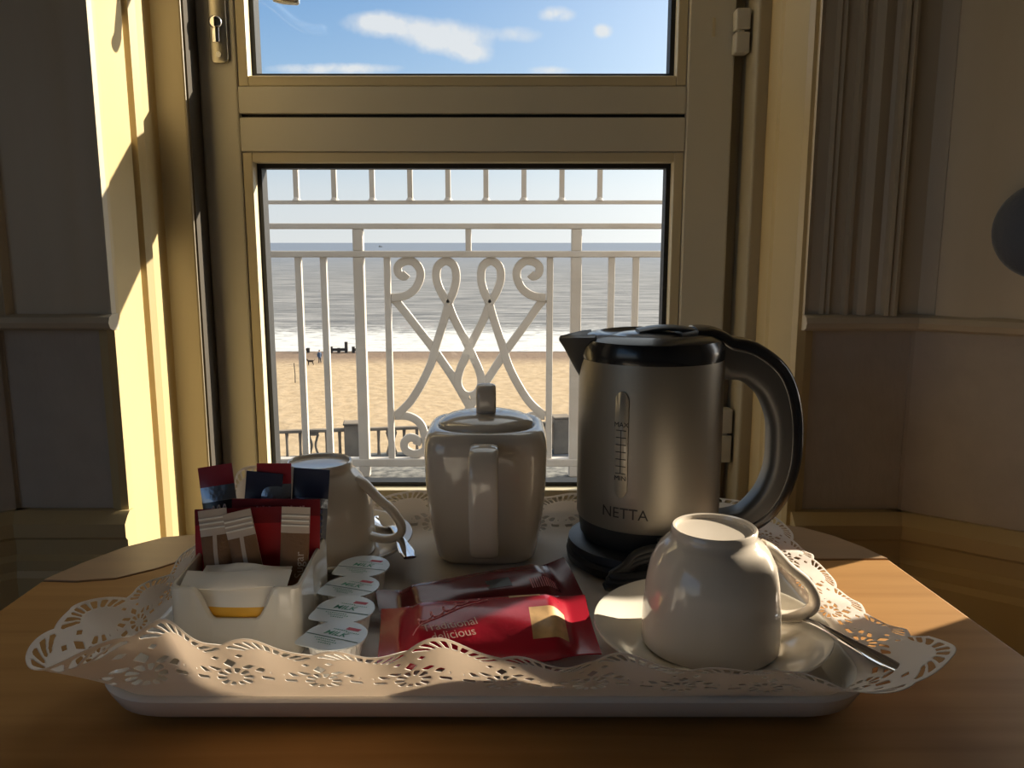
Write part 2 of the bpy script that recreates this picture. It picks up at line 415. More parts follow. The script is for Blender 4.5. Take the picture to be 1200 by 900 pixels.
# handle plate, lock, lever
b = MB(); b.prism([(-0.0115 + 0, 0)] and rrect(0.0115, 0.11, 0.006, 5), 0, 0.006,
    Matrix.Translation((-0.378, DY - 0.0002, zc + 0.3387)) @ Matrix.Rotation(PI / 2, 4, 'X')); plate = dbuild(b, 'lock_plate', M['steelplate'], bevel=0.0015, smooth=40)
b = MB(); b.lathe([(0, 0), (0.0085, 0), (0.0085, 0.008), (0.0068, 0.010), (0, 0.010)], n=24, mtx=Matrix.Translation((-0.378, DY - 0.006, zc + 0.277)) @ Matrix.Rotation(PI / 2, 4, 'X'))
b.box(-0.3825, -0.3735, DY - 0.015, DY - 0.006, zc + 0.2525, zc + 0.277)
dbuild(b, 'lock_cylinder', M['chrome'], bevel=0.001, smooth=30)
b = MB(); b.box(-0.3788, -0.3772, DY - 0.0166, DY - 0.0155, zc + 0.272, zc + 0.282); dbuild(b, 'keyhole', M['dark'])
b = MB(); b.lathe([(0, 0), (0.004, 0), (0.0035, 0.002), (0, 0.002)], n=20, mtx=Matrix.Translation((-0.378, DY - 0.006, zc + 0.239)) @ Matrix.Rotation(PI / 2, 4, 'X'))
dbuild(b, 'screw', M['silver'], smooth=30)
b = MB(); b.tube(spline([(-0.378, DY - 0.004, zc + 0.350), (-0.378, DY - 0.035, zc + 0.350), (-0.372, DY - 0.052, zc + 0.348), (-0.345, DY - 0.056, zc + 0.338), (-0.310, DY - 0.054, zc + 0.310), (-0.290, DY - 0.050, zc + 0.300)], 6), 0.008, 14)
b.tube(spline([(-0.291, DY - 0.050, zc + 0.2995), (-0.28, DY - 0.048, zc + 0.2970), (-0.262, DY - 0.046, zc + 0.2965)], 5), [0.0085] * 10 + [0.007], 14)
dbuild(b, 'handle', M['silver'], smooth=50)
for z0, z1, zm in ((0.238, 0.292, 0.265), (-0.300, -0.225, -0.26)):
    b = MB(); b.box(0.284, 0.302, DY - 0.022, DY - 0.001, zc + z0, zc + zm - 0.0015); b.box(0.284, 0.302, DY - 0.022, DY - 0.001, zc + zm + 0.0015, zc + z1)
    b.box(0.289, 0.297, DY - 0.016, DY - 0.006, zc + z0 + 0.005, zc + z1 - 0.005)
    dbuild(b, 'hinge', M['hinge'], bevel=0.002)
b = MB(); b.box(0.2585, 0.2620, DY - 0.002, DY + 0.001, zc + 0.262, zc + 0.285); dbuild(b, 'drain_cap', M['bead'])

# simple sash for an unseen side window, added to brighten the room
def sash(name, mtx, s0, s1, z0, z1, parts):
    r = struct(empty(name, mtx @ Vector(((s0 + s1) / 2, -0.02, z0))))
    m = MB()
    for a, c in ((s0, s0 + 0.02), (s1 - 0.02, s1)): m.box(a, c, -0.045, -0.012, z0, z1, mtx)
    for a, c in ((z0, z0 + 0.02), (z1 - 0.02, z1)): m.box(s0, s1, -0.045, -0.012, a, c, mtx)
    o = m.build('window_frame', M['door'], r); o.matrix_parent_inverse = Matrix.Translation(r.location).inverted()
    m = MB(); m.box(s0 + 0.015, s1 - 0.015, -0.032, -0.028, z0 + 0.015, z1 - 0.015, mtx)
    o = m.build('glass_pane', M['pane'], r); o.matrix_parent_inverse = Matrix.Translation(r.location).inverted()


sash('fill_window_3', along((LE[0], -3.0), (0, 1), (1, 0)), 1.0, 2.9, 0.40, 1.40, 1)
# portals help the sky light find the openings
def portal(name, mtx, w, h):
    l = bpy.data.lights.new(name, 'AREA'); l.shape = 'RECTANGLE'; l.size = w; l.size_y = h; l.cycles.is_portal = True
    o = bpy.data.objects.new(name, l); C.objects.link(o); o.matrix_world = mtx
    return o
def face_dir(loc, d):
    return Matrix.Translation(loc) @ Vector(d).to_track_quat('-Z', 'Y').to_matrix().to_4x4()
portal('sky_portal_door', face_dir((-0.065, 1.215, 1.1), (0, -1, 0)), 0.64, 1.9)


portal('sky_portal_side', face_dir((LE[0] - 0.11, -1.05, 0.90), (1, 0, 0)), 1.9, 1.0)

# ================================================================== TABLE
tb = tag(empty('side_table', (-0.03, 0.53, 0), 0), 'oak veneered low table under the tea tray, with a raised curved leaf behind', 'table')
def tparent(o): o.matrix_parent_inverse = Matrix.Translation(tb.location).inverted(); return o
FRONTY = 0.18
leaf = [(-0.395, 0.659), (-0.365, 0.657), (-0.335, 0.663), (-0.310, 0.684), (-0.290, 0.710), (-0.25, 0.730), (-0.15, 0.738), (0.0, 0.735), (0.12, 0.722), (0.22, 0.709), (0.28, 0.706), (0.338, 0.707),
        (0.328, 0.735), (0.312, 0.765), (0.29, 0.790), (0.25, 0.806), (0.18, 0.816), (0.05, 0.820), (-0.08, 0.812), (-0.2, 0.793), (-0.30, 0.771), (-0.335, 0.762), (-0.362, 0.735), (-0.382, 0.695)]
front = leaf[:12]
b = MB(); b.prism([(-0.405, FRONTY), (0.365, FRONTY), (0.352, 0.527)] + [(x, y - 0.0018) for x, y in reversed(front)] + [(-0.396, 0.60)], T - 0.022, T)
tparent(b.build('tabletop', M['wood'], tb, bevel=0.002))
b = MB(); b.prism(leaf, T - 0.020, T + 0.0003)
tparent(b.build('leaf', M['woodleaf'], tb, bevel=0.0008))
b = MB(); b.prism([(x * 0.97, y - 0.008) for x, y in leaf[9:23]] + [(-0.30, 0.70), (0.28, 0.69)], T - 0.050, T - 0.0225); tparent(b.build('leaf_support', M['woodedge'], tb))
b = MB()
b.box(-0.36, 0.32, FRONTY + 0.03, FRONTY + 0.05, T - 0.10, T - 0.022); b.box(-0.34, 0.29, 0.66, 0.68, T - 0.10, T - 0.022)
b.box(-0.36, -0.34, FRONTY + 0.03, 0.68, T - 0.10, T - 0.022); b.box(0.30, 0.32, FRONTY + 0.03, 0.68, T - 0.10, T - 0.022)
tparent(b.build('apron', M['woodedge'], tb))
for x, y in ((-0.35, FRONTY + 0.04), (0.31, FRONTY + 0.04), (-0.35, 0.67), (0.31, 0.67)):
    b = MB(); b.box(x - 0.018, x + 0.018, y - 0.018, y + 0.018, 0, T - 0.022); tparent(b.build('leg', M['woodedge'], tb, bevel=0.003))

# ================================================================== TRAY + DOILY
TX, TY, TA, TB_, TR = -0.016, 0.6055, 0.234, 0.170, 0.045
b = MB(); R = []
for off, z in ((-0.030, 0.0), (-0.018, 0.0), (-0.006, 0.008), (-0.001, 0.017), (0.0, 0.020), (-0.001, 0.0215), (-0.004, 0.0220), (-0.007, 0.0205), (-0.012, 0.012), (-0.020, 0.0065), (-0.030, 0.006)):
    R.append([Vector((x, y, z)) for x, y in rrect(TA + off, TB_ + off, TR + off, 10)])
b.rings(R)
tray = b.build('tray', M['tray'], smooth=50, loc=(TX, TY, T + 0.0006))
tag(tray, 'white rectangular melamine tea tray with raised rim on the oak table', 'tray')

def make_doily():
    a0, b0, r0 = TA - 0.021, TB_ - 0.021, 0.026           # inner outline (flat part)
    segs = [('L', -a0 + r0, -b0, a0 - r0, -b0), ('A', a0 - r0, -b0 + r0, -PI / 2), ('L', a0, -b0 + r0, a0, b0 - r0), ('A', a0 - r0, b0 - r0, 0),
            ('L', a0 - r0, b0, -a0 + r0, b0), ('A', -a0 + r0, b0 - r0, PI / 2), ('L', -a0, b0 - r0, -a0, -b0 + r0), ('A', -a0 + r0, -b0 + r0, PI)]
    RC_EFF = 0.060                                        # arc length given to each corner (paper is square there)
    lens = [(math.hypot(s[3] - s[1], s[4] - s[2]) if s[0] == 'L' else RC_EFF) for s in segs]
    L = sum(lens); cum = [0]
    for l in lens: cum.append(cum[-1] + l)
    def peri(s):
        s %= L
        for i, g in enumerate(segs):
            if s <= cum[i + 1] or i == 7:
                t = (s - cum[i]) / lens[i]
                if g[0] == 'L':
                    dx, dy = g[3] - g[1], g[4] - g[2]; l = math.hypot(dx, dy)
                    return lerp(g[1], g[3], t), lerp(g[2], g[4], t), dy / l, -dx / l, 0.0
                a = g[3] + PI / 2 * t
                return g[1] + r0 * math.cos(a), g[2] + r0 * math.sin(a), math.cos(a), math.sin(a), math.sin(PI * t)
    # landmarks: (s, lean angle of the border in degrees, 90 = upright)
    c = cum
    # (s, lean, plain strip before the lace, shift inwards)
    lm = [(0, 64, .010, 0, 1), (c[0] + 0.015, 68, .011, 0, 1), (c[0] + 0.045, 62, .012, 0, 1), (c[0] + 0.10, 50, .012, 0, 1), (c[0] + 0.155, 57, .011, 0, 1), (c[0] + 0.20, 52, .010, 0, 1), (c[0] + 0.235, 48, .009, 0, 1),
          (c[0] + 0.28, 49, .008, 0, 1), (c[0] + 0.33, 44, .006, 0, 1), (c[1] - 0.01, 40, .003, 0, 1), (c[1] + 0.03, 30, 0, 0, 1.15), (c[2] + 0.02, 8, 0, 0, .9),
          (c[2] + 0.07, -6, 0, 0, .72), (c[3] - 0.03, -4, 0, 0, .72), (c[3] + 0.03, 20, 0, .012, .9), (c[4] + 0.03, 30, 0, .024, 1), (c[4] + 0.15, 33, 0, .026, 1), (c[5] - 0.08, 36, 0, .024, 1), (c[5] - 0.02, 60, 0, .010, 1), (c[6] - 0.02, 86, 0, 0, 1),
          (c[6] + 0.05, 92, 0, 0, .55), (c[6] + 0.16, 88, 0, 0, .42), (c[7] - 0.05, 74, 0, 0, .5), (c[7] - 0.005, 46, .0, 0, .85), (c[7] + 0.03, 38, .001, 0, 1.04), (L, 64, .010, 0, 1)]
    xs = [q[0] for q in lm]; ys = [q[1] for q in lm]; pl = [q[2] for q in lm]; shf = [q[3] for q in lm]; scl = [q[4] for q in lm]
    N = round(L / 0.050); P = L / N; W = 0.050; per = 40
    ns = N * per; nw = 40; W0 = 0.0265                     # W0: plain strip climbing the tray rim
    def f(s, w):
        """> 0 where there is paper; w from 0 at the rim to W"""
        u = ((s / P) % 1.0 - 0.5) * P
        cw = 0.0290; r = math.hypot(u * 0.62, w - cw); th = math.atan2(u * 0.62, w - cw)
        # scalloped edge
        edge = max(0.0205 - r, (cw + 0.0120) - w)
        val = edge
        def hole(h):
            nonlocal val
            if -h < val: val = -h
        # slots round each medallion
        if abs(th) < 1.02:
            step = 0.222; d = (th / step - round(th / step)) * step
            hole(min(0.0036 - abs(r - 0.0143), (0.074 - abs(d)) * r * 1.2))
        elif 2.15 < abs(th) < 3.0:
            step = 0.34; d = (th / step - round(th / step)) * step
            hole(min(0.0024 - abs(r - 0.0140), (0.095 - abs(d)) * r))
        # diamonds between the medallions
        ub = P / 2 - abs(u)
        hole(0.0040 - (abs(ub) * 1.2 + abs(w - 0.0235) * 0.85)); hole(0.0019 - (abs(ub - 0.0062) * 0.8 + abs(w - 0.0300) * 0.9))
        # leaf-shaped rays round the foot of each gap
        rr = math.hypot(ub, w - 0.0085); t2 = math.atan2(abs(ub), w - 0.0085)
        if rr < 0.02:
            stp = 0.62; dd = ((t2 + 0.31) / stp - round((t2 + 0.31) / stp)) * stp
            hole(min(0.0028 - abs(rr - 0.0072), (0.20 - abs(dd)) * rr))
        # small holes along the foot of the medallion
        hole(min(0.0016 - abs(w - 0.0075 - 0.10 * abs(u)), 0.0035 - abs(abs(u) - 0.0065)))
        return val
    # per column 3D curve
    cols = []
    for i in range(ns):
        s = L * i / ns; x, y, nx, ny, cor = peri(s)
        phi = interp(xs, ys, s) + 3.0 * math.sin(2 * PI * s / 0.083 + 1.0) + 2.0 * math.sin(2 * PI * s / 0.049)
        ext = interp(xs, scl, s); sh_ = interp(xs, shf, s); pn = interp(xs, pl, s)
        x -= nx * sh_; y -= ny * sh_; k0 = min(1, sh_ / 0.024)
        rise = [(0.0, 0.0), (0.006, lerp(0.0015, 0.0003, k0)), (0.012, lerp(0.0075, 0.0008, k0)), (0.0165, lerp(0.0145, 0.0018, k0)), (0.0185, lerp(0.0170, 0.0026, k0))]
        row0 = [(x + nx * q[0], y + ny * q[0], 0.0078 + q[1]) for q in rise]
        row1 = []; o, z = rise[-1]
        dw = W / nw * ext; ph0 = math.radians(lerp(38, 22, k0)); n0 = 6
        pr = math.radians(phi)
        o += pn * math.cos(pr * 0.9); z += pn * math.sin(pr * 0.9)
        for k in range(nw + 1):
            row1.append((x + nx * o, y + ny * o, 0.0078 + z))
            t = min(1, k / n0 + (pn / 0.008)); t = min(1, t); a = lerp(ph0, pr, t) + math.radians(-6) * (k / nw) ** 2
            o += dw * math.cos(a); z += dw * math.sin(a)
        cols.append((row0, row1))
    V = []; F = []; vid = {}
    def gv(key, p):
        if key not in vid: vid[key] = len(V); V.append(p)
        return vid[key]
    # flat middle + climb
    inner = [gv(('a', i, 0), cols[i][0][0]) for i in range(ns)]
    F.append(tuple(inner))
    for i in range(ns):
        j = (i + 1) % ns
        for k in range(4):
            F.append((gv(('a', i, k), cols[i][0][k]), gv(('a', j, k), cols[j][0][k]),
                      gv(('a', j, k + 1), cols[j][0][k + 1]) if k < 3 else gv(('g', j, 0), cols[j][1][0]),
                      gv(('a', i, k + 1), cols[i][0][k + 1]) if k < 3 else gv(('g', i, 0), cols[i][1][0])))
    val = [[f(L * i / ns, W * k / nw) for k in range(nw + 1)] for i in range(ns)]
    for i in range(ns):
        for k in range(1): val[i][k] = max(val[i][k], 0.001)
    for i in range(ns):
        j = (i + 1) % ns
        for k in range(nw):
            cs = [(i, k), (j, k), (j, k + 1), (i, k + 1)]; vv = [val[a][q] for a, q in cs]
            if max(vv) <= 0: continue
            poly = []
            for n in range(4):
                A, B = cs[n], cs[(n + 1) % 4]; va, vb = vv[n], vv[(n + 1) % 4]
                if va > 0: poly.append(gv(('g',) + A, cols[A[0]][1][A[1]]))
                if (va > 0) != (vb > 0):
                    lo, hi, vl, vh = (A, B, va, vb) if A < B else (B, A, vb, va)
                    t = vl / (vl - vh); pa = cols[lo[0]][1][lo[1]]; pb = cols[hi[0]][1][hi[1]]
                    poly.append(gv(('e', lo, hi), tuple(lerp(pa[q], pb[q], t) for q in range(3))))
            if len(poly) > 2: F.append(tuple(poly))
    m = MB(); m.add(V, F)
    return m.build('paper_doily', M['paper'], smooth=60, loc=(TX, TY, T), solid=0.0004)
doily = make_doily()
tag(doily, 'white lacy paper doily with scalloped pierced edge lining the tray', 'doily')
Z0 = T + 0.0082      # what stands on the doily

# ================================================================== KETTLE
KX, KY = 0.117, 0.690
kb = tag(empty('power_stand', (KX - 0.004, KY - 0.002, Z0)), 'round black power stand with coiled cord, under the steel kettle', 'stand')
b = MB(); b.lathe([(0, 0), (0.060, 0), (0.0645, 0.003), (0.0655, 0.009), (0.0635, 0.012), (0.0645, 0.014), (0.0635, 0.020), (0.058, 0.0225), (0.0, 0.0225)], n=72)
b.build('base_plate', M['blackmat'], kb, smooth=35)
cord = []
for k in range(120):
    t = k / 119; a = 2 * PI * 3.2 * t
    cord.append((-0.004 + 0.034 * math.cos(a) * (1 - 0.2 * t) + 0.005 * math.sin(3 * a), -0.0770 + 0.0060 * math.sin(a) + 0.003 * t, 0.017 + 0.012 * math.sin(a + 0.9) + 0.012 * t))
b = MB(); b.tube(cord, 0.0036, 10); b.build('power_cord', M['blackmat'], kb, smooth=50)
b = MB(); b.box(0.004, 0.034, -0.080, -0.062, 0.024, 0.040); b.build('plug', M['blackmat'], kb, bevel=0.004, smooth=40)

kt = tag(empty('kettle', (KX, KY, Z0 + 0.0228)), 'brushed steel electric kettle with black lid, spout and big loop handle', 'kettle')
R0 = 0.0605
b = MB(); b.lathe([(0, 0), (0.055, 0), (0.0575, 0.004), (0.0590, 0.016), (0.0598, 0.019)], n=72); b.build('bottom_collar', M['blackmat'], kt, smooth=40)
b = MB(); b.lathe([(0.0597, 0.0185), (R0, 0.0205), (0.0608, 0.05), (0.0606, 0.10), (0.0602, 0.150), (0.0596, 0.1555)], n=96)
body = b.build('body', M['steel'], kt, smooth=40)
b = MB()   # lid rim + lid
b.lathe([(0.0600, 0.1545), (0.0606, 0.158), (0.0602, 0.165), (0.0580, 0.1705), (0.052, 0.1742), (0.044, 0.1755), (0.042, 0.1745), (0.038, 0.1725), (0.034, 0.1720), (0.026, 0.1745), (0.012, 0.1760), (0, 0.1762)], n=96)
b.build('lid', M['black'], kt, smooth=35)
b = MB(); b.sweep(spline([(-0.012, 0.0, 0.1758), (0.004, 0.0, 0.1785), (0.020, 0.0, 0.1785), (0.040, 0, 0.1760)], 5), (0, 1, 0), [0.012] * 15 + [0.010], 0.0022, p=3)
b.build('lid_catch', M['greyplastic'], kt, smooth=50)
b = MB()   # spout: wedge to the left
Rg = []
for x, hw, zt, zb in ((-0.050, 0.026, 0.1735, 0.128), (-0.058, 0.022, 0.1728, 0.134), (-0.066, 0.013, 0.1718, 0.148), (-0.0735, 0.0055, 0.1705, 0.162), (-0.0775, 0.002, 0.1700, 0.168)):
    ring = []
    for k in range(15):
        t = -1 + 2 * k / 14; ring.append(Vector((x, hw * t, lerp(zb, zt, abs(t) ** 1.6))))
    for k in range(13, 0, -1):
        t = -1 + 2 * k / 14; ring.append(Vector((x + 0.001, hw * t * 0.9, zt - 0.0005 - 0.004 * (1 - abs(t)) + 0.003)))
    Rg.append(ring)
b.rings(Rg); b.build('spout', M['greyplastic'], kt, smooth=40)
zk = lambda z: z - (Z0 - T) - 0.0228
hp = [(0.022, 0.0, 0.1670), (0.045, 0.0, 0.1655), (0.0600, 0, zk(0.1860)), (0.0800, 0, zk(0.1815)), (0.1000, 0, zk(0.1660)), (0.1110, 0, zk(0.1400)), (0.1138, 0, zk(0.1140)), (0.1120, 0, zk(0.0880)), (0.1030, 0, zk(0.0640)), (0.0870, 0, zk(0.0470)), (0.0680, 0, zk(0.0425)), (0.0560, 0, zk(0.0440))]
hp = spline(hp, 7); n = len(hp)
hw = [interp([0, 0.15, 0.5, 0.85, 1], [0.022, 0.0165, 0.0150, 0.0140, 0.012], i / (n - 1)) for i in range(n)]
ht = [interp([0, 0.18, 0.32, 0.5, 0.75, 0.92, 1], [0.010, 0.0185, 0.0165, 0.0125, 0.0115, 0.0085, 0.006], i / (n - 1)) for i in range(n)]
b = MB(); b.sweep(hp, (0, 1, 0), hw, ht, n=24, p=3.4)
handle = b.build('handle', M['greyplastic'], kt, smooth=55)
# black outer spine of the handle
sp = []; sh = []
for i in range(4, n - 6):
    t = (hp[min(i + 1, n - 1)] - hp[max(i - 1, 0)]).normalized(); N = t.cross(Vector((0, 1, 0)))
    if N.dot(hp[i] - Vector((0.055, 0, 0.085))) < 0: N = -N
    sp.append(hp[i] + N * (ht[i] * 0.62)); sh.append(hw[i] * 1.03)
b = MB(); b.sweep(sp, (0, 1, 0), sh, [0.0062 + 0.002 * math.sin(PI * i / len(sp)) for i in range(len(sp))], n=20, p=3.0)
b.build('handle_grip', M['black'], handle, smooth=55)
def on_body(a0, zc_, r=R0 + 0.0006):
    def fn(x, y):
        a = a0 + x / R0
        return Vector((r * math.cos(a), r * math.sin(a), zc_ + y))
    return fn
A0 = math.radians(-90 - 30)
b = MB()      # oblong gauge window following the wall
Rr = []
for k in range(13):
    x = -0.0055 + 0.011 * k / 12; hh = 0.043 - 0.006 * (abs(x) / 0.0055) ** 2.5
    p0 = on_body(A0, zk(0.122), R0 + 0.0010)(x, -hh); p1 = on_body(A0, zk(0.122), R0 + 0.0010)(x, hh); Rr.append((p0, p1))
vs = [p for r in Rr for p in r]; b.add(vs, [(2 * i, 2 * i + 2, 2 * i + 3, 2 * i + 1) for i in range(12)])
gw = b.build('water_gauge', M['gauge'], kt, smooth=60, solid=0.0008)
b = MB(); fn = on_body(A0, 0, R0 + 0.0018)
def qd(x0, x1, z0, z1): b.add([fn(x0, z0), fn(x1, z0), fn(x1, z1), fn(x0, z1)], [(0, 1, 2, 3)])
z_a, z_b = zk(0.099), zk(0.134)
qd(-0.0003, 0.0003, z_a, z_b)
for k in range(7):
    z = lerp(z_a, z_b, k / 6); qd(-0.0042, 0.0042, z - 0.0003, z + 0.0003)
b.build('gauge_marks', M['ink'], gw)
text_part('gauge_lettering', 'MAX', 0.0055, M['ink'], gw, on_body(A0, zk(0.1385), R0 + 0.0018))
text_part('gauge_lettering', 'MIN', 0.0055, M['ink'], gw, on_body(A0, zk(0.0950), R0 + 0.0018))
text_part('brand_lettering', 'NETTA', 0.0125, M['ink'], kt, on_body(math.radians(-90 - 27), zk(0.0655)), spacing=1.0)

# ================================================================== TEAPOT
tp = tag(empty('teapot', (-0.0225, 0.712, Z0)), 'squarish white china teapot seen handle-on, behind the biscuit packets', 'teapot')
def sq(h, z, p, n=64):
    out = []
    for k in range(n):
        a = 2 * PI * (k + 0.5) / n; c, s = math.cos(a), math.sin(a)
        out.append(Vector((h * math.copysign(abs(c) ** (2 / p), c), h * math.copysign(abs(s) ** (2 / p), s), z)))
    return out
b = MB()
b.rings([sq(h, z, p) for h, z, p in ((0.036, 0.0, 3.5), (0.041, 0.0005, 3.6), (0.0435, 0.004, 3.8), (0.0465, 0.020, 4.2), (0.0500, 0.045, 4.6), (0.0520, 0.072, 4.8), (0.0528, 0.095, 4.8),
        (0.0522, 0.106, 4.6), (0.0500, 0.1125, 4.2), (0.0470, 0.1155, 3.6), (0.0440, 0.1165, 2.8), (0.0425, 0.1155, 2.2), (0.041, 0.113, 2.0))])
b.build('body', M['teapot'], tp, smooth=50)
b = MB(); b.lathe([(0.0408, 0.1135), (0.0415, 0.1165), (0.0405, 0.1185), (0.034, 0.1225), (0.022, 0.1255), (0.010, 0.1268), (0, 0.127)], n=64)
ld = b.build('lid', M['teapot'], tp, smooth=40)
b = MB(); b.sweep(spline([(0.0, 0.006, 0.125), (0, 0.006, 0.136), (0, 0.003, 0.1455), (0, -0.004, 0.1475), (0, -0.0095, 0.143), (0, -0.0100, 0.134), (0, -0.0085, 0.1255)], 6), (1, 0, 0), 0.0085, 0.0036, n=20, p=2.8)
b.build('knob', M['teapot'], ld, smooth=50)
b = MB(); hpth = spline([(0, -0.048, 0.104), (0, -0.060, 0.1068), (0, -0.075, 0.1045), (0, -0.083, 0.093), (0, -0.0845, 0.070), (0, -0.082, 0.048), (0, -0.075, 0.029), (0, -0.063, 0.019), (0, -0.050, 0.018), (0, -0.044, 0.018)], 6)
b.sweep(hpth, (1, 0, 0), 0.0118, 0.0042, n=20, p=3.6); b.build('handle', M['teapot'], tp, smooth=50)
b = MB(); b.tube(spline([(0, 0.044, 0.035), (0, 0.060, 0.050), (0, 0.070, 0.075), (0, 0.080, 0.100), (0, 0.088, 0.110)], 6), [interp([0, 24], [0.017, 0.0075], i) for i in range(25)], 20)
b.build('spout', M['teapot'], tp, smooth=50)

# ================================================================== CUPS, SAUCERS, SPOONS
SAU = [(0, 0.0), (0.026, 0.0), (0.0275, 0.002), (0.030, 0.0035), (0.046, 0.006), (0.062, 0.0115), (0.0745, 0.0185), (0.0775, 0.0212), (0.0772, 0.0225), (0.075, 0.0222), (0.062, 0.0145), (0.047, 0.0088), (0.030, 0.0062), (0.0265, 0.0052), (0, 0.0048)]
def make_saucer(name, loc, label, m):
    b = MB(); b.lathe(SAU, n=80); return tag(b.build(name, m, smooth=40, loc=loc), label, 'saucer', 'saucers under the upturned cups')
CUP = [(0.0415, 0.0), (0.0425, -0.0005), (0.0435, 0.001), (0.0435, 0.010), (0.0428, 0.025), (0.0412, 0.042), (0.0388, 0.055), (0.0350, 0.0645), (0.0300, 0.0700), (0.0275, 0.0720), (0.0270, 0.0745), (0.0272, 0.0780), (0.0262, 0.0790), (0.0246, 0.0785), (0.0238, 0.0762), (0.015, 0.0750), (0, 0.0748)]
CUPI = [(0, 0.0705), (0.024, 0.0690), (0.032, 0.0630), (0.0365, 0.053), (0.039, 0.040), (0.0405, 0.020), (0.0415, 0.0)]
CUP = [(r_ * (1.045 if z_ < 0.06 else 1.02), z_) for r_, z_ in CUP]; CUPI = [(r_ * 1.045 if z_ < 0.06 else r_, z_) for r_, z_ in CUPI]
def make_cup(loc, ang, label, m):
    r = empty('tea_cup', loc); tag(r, label, 'cup', 'upturned cups')
    b = MB(); b.lathe(CUPI + CUP[1:], n=80); b.build('body', m, r, smooth=50)
    c, s = math.cos(ang), math.sin(ang)
    pts = [(0.033, 0.0640), (0.041, 0.0600), (0.052, 0.0490), (0.064, 0.0390), (0.0715, 0.0280), (0.0715, 0.0195), (0.064, 0.0145), (0.054, 0.0135), (0.045, 0.0150), (0.0405, 0.0165)]
    path = spline([(p * c, p * s, z) for p, z in pts], 6); n = len(path)
    b = MB(); b.sweep(path, (-s, c, 0), [interp([0, 0.15, 0.5, 0.9, 1], [0.0062, 0.0052, 0.0048, 0.0055, 0.006], i / (n - 1)) for i in range(n)], [interp([0, 0.2, 1], [0.0045, 0.0036, 0.0034], i / (n - 1)) for i in range(n)], n=16, p=2.3)
    b.build('handle', m, r, smooth=50)
    return r
SRC = (0.1325, 0.5185); SLC = (-0.164, 0.684)
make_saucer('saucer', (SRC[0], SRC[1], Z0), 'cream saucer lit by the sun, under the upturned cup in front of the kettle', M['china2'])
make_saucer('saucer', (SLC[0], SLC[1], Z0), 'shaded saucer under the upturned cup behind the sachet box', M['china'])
make_cup((SRC[0], SRC[1], Z0 + 0.0098), math.radians(6), 'upturned white china cup in front of the kettle, with sun on its foot', M['china'])
make_cup((SLC[0], SLC[1], Z0 + 0.0098), math.radians(-12), 'upturned white china cup behind the sachet box and milk pots', M['china'])

def make_spoon(tip, bowl, label, flat=True):
    """tip: end of handle, bowl: centre of the bowl (world); bowl opens up"""
    tip, bowl = Vector(tip), Vector(bowl); d = (tip - bowl); L = d.length; d.normalize()
    side = d.cross(Vector((0, 0, 1))).normalized(); up = side.cross(d)
    mtx = Matrix(((side.x, d.x, up.x, bowl.x), (side.y, d.y, up.y, bowl.y), (side.z, d.z, up.z, bowl.z), (0, 0, 0, 1)))
    r = empty('teaspoon'); r.matrix_world = mtx
    tag(r, label, 'spoon', 'teaspoons on the saucers')
    b = MB(); nu, nv = 20, 10; V = []; F = []
    for i in range(nu + 1):
        t = -1 + 2 * i / nu; y = t * 0.021; hw = 0.0145 * math.sqrt(max(0, 1 - t * t)) * (1 - 0.12 * t) + 0.0003
        for j in range(nv + 1):
            x = -1 + 2 * j / nv; V.append(Vector((x * hw, y, -0.0065 * (1 - t * t) * (1 - x * x))))
    for i in range(nu):
        for j in range(nv):
            a = i * (nv + 1) + j; F.append((a, a + 1, a + nv + 2, a + nv + 1))
    b.add(V, F); b.build('bowl', M['chrome'], r, smooth=80, solid=0.0012)
    path = spline([(0, 0.0195, 0.0002), (0, 0.030, 0.0028), (0, 0.05, 0.0030), (0, L * 0.75, 0.001), (0, L, 0.0)], 6); n = len(path)
    b = MB(); b.sweep(path, (1, 0, 0), [interp([0, 0.1, 0.45, 0.85, 1], [0.0040, 0.0028, 0.0032, 0.0064, 0.0050], i / (n - 1)) for i in range(n)], [0.0014] * n, n=14, p=2.6)
    b.build('handle', M['chrome'], r, smooth=60)
    return r
make_spoon((0.2245, 0.440, T + 0.0375), (0.1885, 0.550, T + 0.0235), 'chrome teaspoon jutting over the tray corner from the sunlit saucer')
make_spoon((-0.0815, 0.628, T + 0.0320), (-0.114, 0.727, T + 0.0285), 'chrome teaspoon on the shaded saucer, its handle pointing at the milk pots')

# ================================================================== SACHET BOX
bx = tag(empty('sachet_box', (-0.1825, 0.555, Z0)), 'square white china box with a notched front, full of sachets', 'box')
hs = 0.0430; thk = 0.0035; hh = 0.049
b = MB()
outr = rrect(hs, hs, 0.006, 5); inn = rrect(hs - thk, hs - thk, 0.004, 5)
def ztop(x, y):
    z = hh + 0.006 * (y + hs) / (2 * hs)
    if y < -hs + 0.010:      # front notch
        d = abs(x)
        q_ = max(0, min(1, (d - 0.014) / 0.015)); z -= 0.0220 * (1 - q_ * q_ * (3 - 2 * q_))
    return z
def dens(loop):
    out = []
    for i in range(len(loop)):
        a, c = loop[i], loop[(i + 1) % len(loop)]; k = max(1, int(math.hypot(c[0] - a[0], c[1] - a[1]) / 0.0025))
        out += [(lerp(a[0], c[0], t / k), lerp(a[1], c[1], t / k)) for t in range(k)]
    return out
od = dens(outr)
def shrink(p, w): return (p[0] * (1 - w / hs), p[1] * (1 - w / hs))
